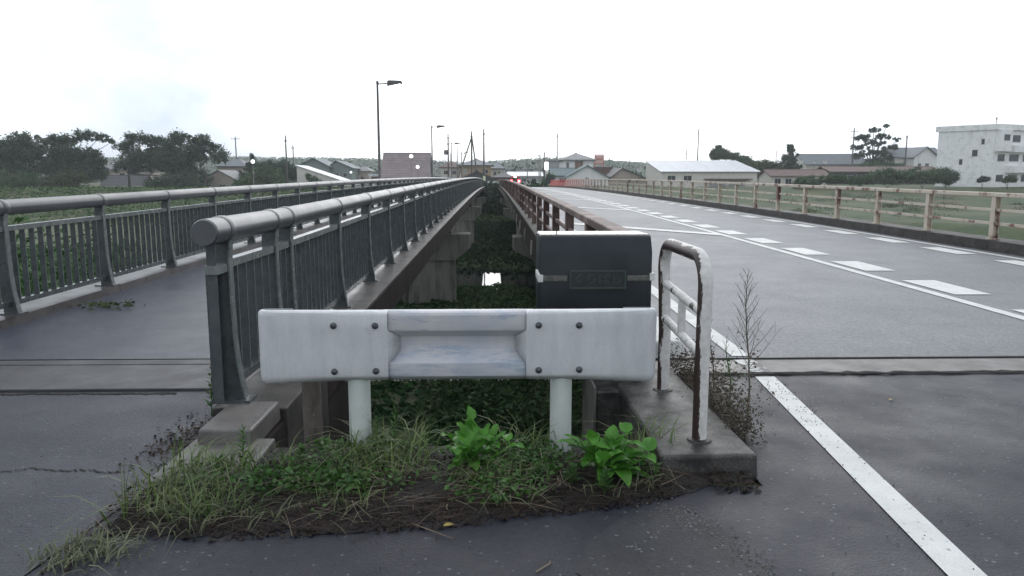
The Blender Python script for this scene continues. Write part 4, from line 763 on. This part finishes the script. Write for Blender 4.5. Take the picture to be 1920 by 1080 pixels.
# red advertising tower
a = aty(1115, 290, 190); b = aty(1132, 308, 190); tw = thing('billboard_tower', 'red framed billboard tower rising behind the white house', 'billboard', ((a.x+b.x)/2, 190, gz(20, 190))); RED = M('red_steel', (.42, .09, .07), (.5, .13, .1), .6, 3); PALE = M('billboard_face', (.5, .32, .28), (.58, .42, .38), .6, 1.5)
for x in (a.x, b.x-.2): MB().box(x, x+.2, 190, 190.2, gz(20, 190), a.z).build('leg', RED, tw)
for z in (b.z, (a.z+b.z)/2, a.z-.15): MB().box(a.x, b.x, 189.9, 190.1, z, z+.2).build('beam', RED, tw)
MB().box(a.x+.2, b.x-.2, 190.02, 190.12, b.z+.25, a.z-.2).build('board', PALE, tw)
# apartment block: corner towards the road
ab = thing('apartment_block', 'white three-storey apartment block with balconies and dark windows', 'apartment block', (0, 0, 0), R(-14)); C = aty(1858, 340, 134); ab.location = (C.x, C.y, gz(C.x, C.y)-.3); zt = aty(1842, 243, 134).z-ab.location.z
STUC = M('stucco', (.74, .74, .73), (.82, .82, .81), .8, 2, bmp=.5, bscale=6, third=(.55, .55, .55), t_lo=.5, t_hi=.7, t_scale=1.2)
EL, FL = 9.5, 19.0
ab.rotation_euler[2] = R(0)
# end wall recedes to the left, front wall to the right; both built in the block's own axes
e = Vector((-.62, .78, 0)); f = Vector((.93, .37, 0))
def slab(p0, p1, inn, z0, z1): return [(p0.x, p0.y, z0), (p1.x, p1.y, z0), (p1.x+inn.x, p1.y+inn.y, z0), (p0.x+inn.x, p0.y+inn.y, z0)], [(p0.x, p0.y, z1), (p1.x, p1.y, z1), (p1.x+inn.x, p1.y+inn.y, z1), (p0.x+inn.x, p0.y+inn.y, z1)]
O = Vector((0, 0, 0)); MB().hexa(*slab(O, f*FL, e*EL, 0, zt)).build('wall', STUC, ab, False)
MB().hexa(*slab(-e*.5-f*.25, f*(FL+.5)-e*.5, e*(EL+.9), zt, zt+1.0)).build('roof_parapet', STUC, ab, False)
def ab_win(o, d, s, z, w, h, nrm, mat=GLASS, name='window'):
    p = o+d*s; q = p+d*w; n = nrm.normalized(); lo, hi = slab(p+n*.02, q+n*.02, -n*.06, z, z+h); fr = MB().hexa(*slab(p-d*.06+n*.05, q+d*.06+n*.05, -n*.04, z-.08, z)).hexa(*slab(p-d*.06+n*.05, q+d*.06+n*.05, -n*.04, z+h, z+h+.08)).build(name, FRAME, ab, False); MB().hexa(lo, hi).build('pane', mat, fr, False)
ne = -f; nf = -e
for s, z, w, h in ((2.6, zt*.56, .9, 1.1), (5.0, zt*.42, .55, .95), (1.6, zt*.62+1.5, .5, .9)): ab_win(O, e, s, z, w, h, ne)
for i, z in enumerate((.18, .53, .86)):
    for s, w, h in ((1.2, 1.9, 1.2), (4.4, 2.6, 1.2), (8.2, 2.6, 1.2), (12, 2.6, 1.2), (15.6, 2.4, 1.2)): ab_win(O, f, s, zt*z-.6, w, h, nf)
    if i < 2:
        p = f*3.6; MB().hexa(*slab(p+nf*1.3, f*FL+nf*1.3, -nf*1.32, zt*z+1.0, zt*z+2.2)).build('balcony', STUC, ab, False)
MB().hexa(*slab(f*.2+nf*.9, f*3.3+nf*.9, -nf*.92, zt*.53+1.1, zt)).build('bay', STUC, ab, False)
ab_win(f*.2+nf*.9, f, .8, zt*.86-.4, 1.6, 1.0, nf)
MB().tube([(2, 3, zt+1), (2, 3, zt+2.0)], .06, 6).build('roof_vent', MT['lamp_steel'], ab, False); MB().tube([(2, 3, zt+2.0), (2.05, 3, zt+2.4)], [.14, .1], 8).build('vent_cowl', MT['lamp_steel'], ab, False)

# utility poles
def pole(label, px, top, Y, r=.16, arms=(), mat='pole', box=None, name='utility_pole'):
    p = aty(px, top, Y); z = gz(p.x, Y); t = thing(name, label, 'pole', (p.x, Y, z)); MB().tube([(p.x, Y, z-.3), (p.x, Y, p.z)], [r*1.15, r*.75], 10).build('shaft', MT[mat], t, smooth=True)
    for dz, hw in arms:
        ar = MB().box(p.x-hw, p.x+hw, Y-.06, Y+.06, p.z-dz-.06, p.z-dz+.06).build('crossarm', MT['dark'], t)
        for s in (-1, 0, 1): MB().tube([(p.x+s*hw*.9, Y, p.z-dz+.05), (p.x+s*hw*.9, Y, p.z-dz+.3)], .05, 6).build('insulator', MT['conc_pale'], ar)
    for dx, dz, s in (box or ()): MB().tube([(p.x+dx, Y, p.z-dz-s), (p.x+dx, Y, p.z-dz+s)], s*.8, 10).build('transformer', MT['lamp_steel'], t)
    return t
for a in (('utility pole with crossarm above the beige house among trees', 441, 256, 165, .15, ((.5, .9),)), ('tall bare pole rising from the bushes by the white shed', 535, 254, 138, .15, ((1.0, .3),), 'pole_steel'), ('shorter pole close behind the tall bare pole by the shed', 549, 272, 150, .13, ((.6, .3),)), ('pole carrying a dark transformer near the second lamp post', 840, 251, 150, .16, ((.8, .35), (2, .3)), 'pole_steel', ((-.5, 3.6, .45), (-1.4, 3.7, .12))), ('slim pole behind the third lamp post', 857, 273, 170, .12), ('small pole just past the third lamp post', 865, 284, 190, .12), ('short slim pole beside the transformer pole', 845, 287, 180, .1), ('tall straight pole at the walkway end beside the braced pole', 907, 242, 142, .17, ((1.0, .25),), 'pole_steel'),
          ('slim pole beyond the red van', 989, 297, 200, .12), ('pole with short arm left of the white notice board', 1011, 289, 190, .13, ((.4, .3),)), ('twin of the slim pole next to the notice board pole', 1014, 292, 195, .12), ('thick dark pole just beside the white notice board', 1020.5, 285, 165, .17, (), 'pole_steel'), ('tall mast above the grey flat-roofed building', 1045, 249, 180, .16, ((1.0, .2),)), ('slim pole behind the dark tiled house', 1180, 300, 200, .12), ('thin pole right of the red billboard tower', 1143, 295, 200, .1),
          ('very tall pole behind the warehouse roof', 1310, 242, 190, .17, ((1.0, .3), (.2, .1))), ('shorter pole behind the warehouse roof', 1287, 279, 200, .13, ((1.4, .35),)), ('tiny distant pole behind the warehouse left end', 1238, 291, 260, .12), ('pole with crossarms in front of the pine', 1602, 240, 180, .17, ((.8, .9), (2.2, .8)), 'pole_steel'), ('pole standing before the timbered house', 1701, 254, 175, .16, ((.5, .2),), 'pole_steel'), ('distant pole left of the conifer', 1456, 281, 240, .12), ('small pole beside the second lamp post', 808, 292, 160, .1), ('slim distant pole near the cream house', 823, 300, 230, .1), ('small pole above the blue-grey roofs', 590, 292, 185, .08), ('thin aerial mast above the blue-grey wing', 614, 290, 185, .06)):
    pole(*a)
bpz = aty(884, 246, 146); t = pole('tall pole held by two leaning struts at the end of the footbridge', 884, 246, 146, .17, ((1.2, .2),), 'pole_steel', name='braced_pole')
for q in ((854, 338), (897.5, 338)):
    e2 = aty(q[0], q[1], 146); MB().tube([(bpz.x, 145.9, bpz.z-(1.2 if q[0] < 870 else .6)), (e2.x, 145.6, gz(e2.x, 146))], .13, 8).build('strut', MT['pole_steel'], t)
# globe lamps on slim poles
for px, py, Y, r, lab in ((474, 303, 136, .33, 'globe lamp on pale slim pole before the bushy conifer'), (771, 293, 140, .34, 'upper globe lamp in front of the steep brown roof'), (783, 313, 141, .3, 'lower globe lamp in front of the steep brown roof'), (658, 323, 150, .2, 'small globe lamp next to the blue-grey roofed wing')):
    p = aty(px, py, Y); z = gz(p.x, Y); t = thing('globe_lamp', lab, 'street lamp', (p.x, Y, z)); MB().tube([(p.x, Y, z-.2), (p.x, Y, p.z-r*.9)], [.09, .06], 8).build('pole', MT['conc_pale'], t)
    bm = bmesh.new(); bmesh.ops.create_uvsphere(bm, u_segments=16, v_segments=10, radius=r); me = bpy.data.meshes.new('globe'); bm.to_mesh(me); bm.free(); me.materials.append(MT['globe']); link('globe', me, t, p-world_loc(t)); MB().tube([(p.x, Y, p.z-r*1.15), (p.x, Y, p.z-r*.85)], [.08, .16], 10).build('globe_fitter', MT['lamp_steel'], t)
# satellite dishes
for px, py, Y, r, lab in ((1198, 318, 150, .45, 'white satellite dish by the warehouse end wall'), (1547, 303, 196, .55, 'round white satellite dish on the long grey-roofed house'), (1504, 302, 196, .45, 'white satellite dish at the corner of the long grey-roofed house'), (1527, 304, 197, .32, 'small white satellite dish on the long grey-roofed house')):
    p = aty(px, py, Y); t = thing('satellite_dish', lab, 'dish', (p.x, Y, gz(p.x, Y))); rr = [[(p.x+.25*k/4*0+math.cos(a)*r*k/4, Y+.12*(1-(k/4)**2)*1.5, p.z+math.sin(a)*r*k/4) for a in [2*math.pi*j/18 for j in range(19)]] for k in range(1, 5)]; MB().grid(rr).build('reflector', WL['white'] if False else MT['paint'], t); MB().tube([(p.x, Y+.18, gz(p.x, Y)-.1), (p.x, Y+.18, p.z)], .05, 6).build('mast', MT['lamp_steel'], t); MB().tube([(p.x, Y+.1, p.z-r*.8), (p.x, Y-.5*r, p.z)], .02, 5).build('feed_arm', MT['lamp_steel'], t)
# notice board and far guard beam, marker, hedge wall
p = aty(1024.5, 311, 150); t = thing('notice_board', 'upright white lit sign on a pale pillar at the road bend', 'sign', (p.x, 150, gz(p.x, 150))); MB().box(p.x-.35, p.x+.35, 149.8, 150, p.z-.75, p.z+.75).build('panel', MT['globe'], t, bevel=.05); MB().box(p.x-.2, p.x+.45, 150, 150.3, gz(p.x, 150), p.z-.6).build('pillar', WL['white'], t)
fg = thing('far_guard_beam', 'white guard beam closing the far end of the gap', 'guardrail', (0, BR1+1.2, 0)); y = BR1+1.2; zf = deck(BR1)
MB().grid([[(x, y+d, z+zf+.25) for z, d in wprof(1)] for x in (-1.0, -.3, .4, 1.0)]).build('beam', MT['white_post'], fg)
for x in (-.7, -.45, .65, .85): MB().tube([(x, y+.1, -.3), (x, y+.1, zf+.95)], .06, 10).build('post', MT['white_post'], fg)
t = thing('marker_post', 'pale yellow marker post at the far end of the walkway railing', 'post', (-1.5, BR1+.6, 0)); MB().box(-1.75, -1.35, BR1+.5, BR1+.6, 0, 1.9).build('board', M('marker', (.62, .64, .42), (.68, .7, .5), .5, 4), t); MB().box(-1.6, -1.5, BR1+.6, BR1+.7, -.3, 1.5).build('stake', MT['pole'], t)
t = thing('crash_barrier', 'low white crash barrier along the bend beyond the bridge', 'guardrail', (7.5, 140, 0)); MB().grid([[(x, 140+d, z) for z, d in wprof(1)] for x in (6.2, 7.2, 8.2, 9.2)]).build('beam', MT['white_post'], t)
for x in (6.5, 7.7, 8.9): MB().tube([(x, 140.1, -.1), (x, 140.1, .75)], .06, 8).build('post', MT['white_post'], t)

# the car with its brake lights on
def car():
    Yc = 137.0; Xc = aty(966, 336, Yc).x; z0 = deck(BR1)+.02; t = thing('red_van', 'dark red van braking with glowing tail lights beyond the bridge', 'van', (Xc, Yc, z0)); PNT = M('car_red', (.16, .012, .016), (.19, .016, .02), .22, 2, spec=.6)
    prof = [(0, .35), (.0, .8), (.03, 1.2), (.14, 1.78), (.3, 1.88), (1.6, 1.9), (2.4, 1.84), (3.0, 1.2), (3.35, 1.1), (3.4, .6), (3.4, .35), (3.2, .3), (3.0, .33), (.9, .33), (.6, .3)]
    m = MB(); n = len(prof)
    for sx, k in ((-.83, 0), (-.78, 1), (.78, 1), (.83, 0)):
        for (a, b) in prof: m.v.append((sx if b < 1.25 else sx*.93, a, b))
    for s in range(3):
        for k in range(n): m.f.append((s*n+k, s*n+(k+1) % n, (s+1)*n+(k+1) % n, (s+1)*n+k))
    m.f += [tuple(range(n)), tuple(range(4*n-1, 3*n-1, -1))]; body = m.build('body', PNT, t, False, bevel=.03)
    MB().hexa([(-.58, .02, 1.2), (.58, .02, 1.2), (.58, .1, 1.2), (-.58, .1, 1.2)], [(-.55, .1, 1.62), (.55, .1, 1.62), (.55, .2, 1.62), (-.55, .2, 1.62)]).build('rear_window', GLASS, t, False)
    for s in (-1, 1):
        tl = MB().box(s*.66-.2, s*.66+.2, -.03, .1, .74, 1.2).build('tail_light', MT['red_glow'], t, False, bevel=.02); MB().box(s*.66-.13, s*.66+.13, -.045, -.02, .82, 1.06).build('brake_lamp', MT['white_red'], tl, False)
        for yy in (.7, 2.8): w = MB().tube([(s*.84, yy, .31), (s*.64, yy, .31)], .31, 18).build('wheel', MT['rubber'], t, False); MB().tube([(s*.855, yy, .31), (s*.8, yy, .31)], .19, 12).build('rim', MT['lamp_steel'], w, False)
        MB().box(s*.92-.1, s*.92+.1, 2.7, 2.82, 1.2, 1.4).build('mirror', PNT, t, False, bevel=.02)
    MB().box(-.24, .24, .02, .2, 1.6, 1.84).build('high_brake_light', MT['white_red'], t, False); MB().box(-.8, .8, -.06, .1, .36, .58).build('bumper', PNT, t, False, bevel=.03); MB().box(-.17, .17, -.075, -.055, .45, .58).build('number_plate', WL['white'], t, False)
car()

# ================================================================ trees
def tree(label, Y, lobes, mat, n, leaf, trunk=None, name='tree', depth=1.0, clump=1.0, shell=.25, up=.12, fat=1.1):
    k = Y/F; L = [(aty(px, py, Y), rx*k*1.1, ry*k*fat) for px, py, rx, ry in lobes]; cx = sum(l[0].x for l in L)/len(L); bx = aty(trunk, 340, Y).x if trunk else cx; z0 = gz(bx, Y)
    t = thing(name, label, 'bush' if name.endswith('bush') else 'tree', (bx, Y, z0)); tot = sum(a*b for _, a, b in L); parts = []
    for c, a, b in L:
        m = max(30, int(3.0*n*a*b/tot)); dz = (a+b)/2*depth; ns = max(12, int(a*b*11)); d = rng.normal(size=(ns, 3)); d /= np.linalg.norm(d, axis=1)[:, None]; cc = np.array(c)+d*(rng.random(ns)**.6)[:, None]*np.array([a, dz, b])*.92
        sr = clump*rng.uniform(.4, .8, ns)*min(1, max(.35, b/1.1)); idx = rng.integers(0, ns, m); e = rng.normal(size=(m, 3)); e /= np.linalg.norm(e, axis=1)[:, None]; rr = rng.random(m)**.5*np.where(rng.random(m) < .25, 1.7, 1.0)
        parts.append(cc[idx]+e*rr[:, None]*sr[idx][:, None]*np.array([1, 1, .85]))
    P = np.concatenate(parts)-np.array([bx, Y, z0]); P = P[P[:, 2] > .05]; V, Fc = leaves_geo(P, leaf*.95, up); npmesh('crown', V, Fc, mat, t)
    m = MB(); b = Vector((bx, Y, z0-.2)); H = max(l[0].z for l in L)-z0; fork = b+Vector((0, 0, max(H*.3, .4))); r0 = max(.06, H*.022); m.tube([b, b.lerp(fork, .5)+Vector((.08, 0, 0)), fork], [r0*1.3, r0, r0*.85], 8)
    for c, a, b2 in L:
        e = Vector(c)-Vector((0, 0, b2*.2)); mid = fork.lerp(e, .5)+Vector((random.uniform(-.2, .2), random.uniform(-.2, .2), .15*H*.2)); m.tube([fork-Vector((0, 0, .2)), mid, e], [r0*.6, r0*.4, r0*.12], 6)
    m.build('trunk', BARK, t); return t
D_, Mi, Ol, Br = LEAF['tree_dark'], LEAF['tree_mid'], LEAF['tree_olive'], LEAF['tree_bright']
tree('dark spreading tree at the start of the row beyond the walkway', 140, [(8, 272, 30, 14), (45, 262, 26, 10), (25, 288, 45, 16), (60, 285, 22, 14), (5, 305, 30, 20), (30, 310, 45, 22)], D_, 9500, .34, 20, fat=1.45)
tree('dark layered tree with open gaps in its crown, beyond the walkway', 141, [(95, 266, 24, 9), (128, 263, 22, 8), (158, 252, 17, 7), (186, 257, 18, 6), (208, 266, 10, 4), (110, 285, 48, 14), (165, 292, 24, 14), (120, 308, 50, 16), (180, 312, 22, 14), (140, 322, 60, 16)], D_, 12000, .33, 130, fat=1.45)
tree('broad dark umbrella-shaped tree next to the low beige gable', 142, [(252, 257, 18, 8), (238, 276, 22, 8), (285, 264, 26, 9), (338, 257, 20, 8), (322, 272, 26, 9), (372, 264, 24, 8), (398, 274, 16, 7), (412, 292, 14, 12), (300, 288, 45, 12), (365, 286, 36, 12), (258, 296, 32, 12), (330, 312, 55, 18), (235, 312, 24, 8), (350, 335, 45, 14), (310, 300, 70, 16)], D_, 19000, .32, 242, fat=1.45)
tree('dense dark shrub mass below the umbrella tree', 136, [(330, 340, 42, 16), (300, 345, 30, 12), (362, 345, 26, 10)], D_, 4000, .3, name='bush')
tree('dark green bush at the left end of the levee', 132, [(15, 345, 34, 22), (50, 340, 22, 18), (10, 372, 30, 18), (45, 372, 25, 14)], Mi, 5500, .3, name='bush')
tree('leafy thicket on the far bank slope below the olive tree', 116, [(40, 386, 60, 14), (120, 388, 60, 12), (0, 395, 40, 14), (185, 386, 30, 8)], Mi, 9000, .26, name='bush')
tree('olive green round tree in front of the dark layered tree', 133, [(105, 345, 26, 18), (135, 335, 28, 16), (125, 362, 40, 16), (160, 365, 28, 12), (185, 370, 20, 8)], Ol, 6500, .28, name='tree')
tree('spiky dark conifer next to the globe lamp', 150, [(472, 300, 5, 10), (470, 315, 12, 12), (468, 330, 20, 12)], D_, 3200, .26, clump=.6)
tree('dark leafy bush beside the globe lamp pole', 139, [(500, 330, 34, 16), (470, 342, 30, 12), (528, 340, 18, 9), (448, 348, 20, 8)], Mi, 6000, .28, name='bush')
tree('dark shrub behind the tall bare pole', 148, [(520, 312, 28, 12), (545, 322, 16, 16), (495, 312, 16, 10)], D_, 4000, .28, name='bush')
tree('light green shrub in front of the dark leafy bush', 136, [(522, 345, 12, 8), (490, 350, 18, 7)], Br, 2000, .24, name='bush')
tree('slender shrub growing against the white shed wall', 138, [(590, 337, 9, 6), (578, 330, 4, 6), (600, 343, 10, 4), (585, 347, 14, 4)], Mi, 1200, .24, name='bush')
tree('leafy tree behind the warehouse roof', 185, [(1350, 288, 16, 12), (1347, 278, 7, 6), (1362, 292, 10, 8), (1338, 292, 6, 8)], Mi, 3500, .32)
tree('small tree at the warehouse roof end', 190, [(1385, 295, 16, 8), (1372, 292, 8, 6), (1400, 302, 12, 8), (1410, 312, 12, 10)], Mi, 3000, .3)
tree('dark pointed conifer beside the rusty-roofed shed', 165, [(1483, 280, 7, 10), (1482, 296, 15, 13), (1481, 314, 22, 14), (1462, 322, 16, 10)], D_, 5500, .3, clump=.7)
tree('light green tree between warehouse and conifer', 168, [(1436, 312, 18, 12), (1425, 322, 14, 12), (1450, 318, 14, 12), (1440, 332, 20, 8)], Br, 4000, .3)
tree('tall layered pine rising behind the meadow houses', 192, [(1638, 244, 14, 4), (1662, 236, 8, 3), (1620, 258, 20, 5), (1655, 256, 20, 5), (1640, 268, 22, 5), (1612, 276, 18, 5), (1668, 276, 16, 5), (1683, 262, 9, 3), (1640, 286, 30, 5), (1610, 292, 16, 5), (1670, 294, 20, 6), (1640, 304, 26, 7)], D_, 9000, .36, 1634, clump=.8, shell=.2, fat=1.15)
tree('dark trees filling the space below the pine', 185, [(1640, 314, 34, 8), (1672, 312, 20, 8), (1610, 316, 16, 6)], Mi, 4000, .34, name='bush')
for i, (px, py, rx, ry, m, lab) in enumerate(((1665, 330, 36, 12, Mi, 'large rounded hedge bush below the pine'), (1730, 328, 42, 13, Mi, 'wide green hedge bush before the timbered house'), (1775, 328, 20, 14, D_, 'dark bush at the foot of the apartment end wall'), (1560, 336, 34, 7, Br, 'low light green bush before the pale shed wall'), (1512, 340, 30, 8, Mi, 'low dark bush before the red-brown shed'), (1842, 335, 11, 5, D_, 'small dark bush by the apartment ground floor'), (1890, 336, 13, 5, Mi, 'leafy bush under the apartment balconies'), (1610, 338, 30, 7, Mi, 'low bush between shed and hedge'))):
    tree(lab, 128+i*.7 if i < 5 else 129, [(px, py, rx, ry), (px-rx*.4, py+ry*.5, rx*.7, ry*.6), (px+rx*.4, py+ry*.4, rx*.6, ry*.7)], m, 3500, .26, name='bush')
tree('round dark hedge beside the red end of the parapet', 140, [(1031, 335, 7, 8), (1022, 340, 6, 6)], D_, 1500, .2, name='bush')
# ================================================================ hills behind the town
hx = np.arange(-900, 1380, 9.); ridge = np.interp(hx, [-900, -400, -330, -250, -200, -120, -60, -20, 15, 60, 110, 150, 230, 400, 600, 1000, 1500], [22, 19, 18.5, 20, 19, 18, 17, 14, 17, 19, 16, 13, 15, 19, 22, 20, 20.])
ys = np.array([480, 520, 560, 600, 640, 680, 720, 800, 1000.]); prof_ = np.array([0, .25, .5, .72, .88, 1, .95, .7, 0])
HX, HY = np.meshgrid(hx, ys); bumpz = (np.sin(HX*.11+HY*.05)*.6+np.sin(HX*.31+1)*.5+rng.normal(0, .55, HX.shape))*(prof_[:, None] > .1); HZ = .2+prof_[:, None]*(ridge[None, :]+bumpz)
V = np.stack([HX, HY, HZ], -1).reshape(-1, 3); nx = len(hx); ii = (np.arange(len(ys)-1)[:, None]*nx+np.arange(nx-1)[None, :]).ravel()
tag(npmesh('hills', V, np.stack([ii, ii+1, ii+nx+1, ii+nx], 1), M('hill_forest', (.03, .05, .03), (.055, .075, .045), .95, .12, bmp=1, bscale=.4), smooth=False), kind='structure')
n = 26000; X = rng.uniform(-420, 620, n); t_ = rng.random(n); Y = 500+t_*190; Z = .2+np.interp(Y, ys, prof_)*np.interp(X, hx, ridge)+rng.uniform(-.3, 1.6, n); V, Fc = leaves_geo(np.stack([X, Y, Z], 1), 2.2, .85); tag(npmesh('hill_woods', V, Fc, Mi), 'far wooded hills behind the town', 'woods', kind='stuff')
# more roofs and greenery between the houses, too far to tell apart
n = 22000; X = rng.uniform(-230, 330, n); Y = rng.uniform(215, 300, n); Z = .2+np.abs(rng.normal(0, 1, n))*(1.6+1.4*np.sin(X*.13)*np.sin(X*.041+2)); V, Fc = leaves_geo(np.stack([X, Y, Z], 1), 1.2, .45); tag(npmesh('town_greenery', V, Fc, D_), 'distant garden trees between the town houses', 'woods', kind='stuff')
# ================================================================ air
hz = MB().box(-3600, 3600, -320, 4100, -7, 34).build('haze', None) if False else None
m = bpy.data.materials.new('haze_air'); m.use_nodes = True; nn = m.node_tree; nn.nodes.remove(nn.nodes['Principled BSDF']); pv = nn.nodes.new('ShaderNodeVolumePrincipled'); pv.inputs['Color'].default_value = (.96, .98, 1, 1); pv.inputs['Density'].default_value = .00055; nn.links.new(pv.outputs[0], nn.nodes['Material Output'].inputs['Volume'])
tag(MB().box(-1450, 1450, -320, 1560, -7, 34).build('haze', m), kind='stuff')
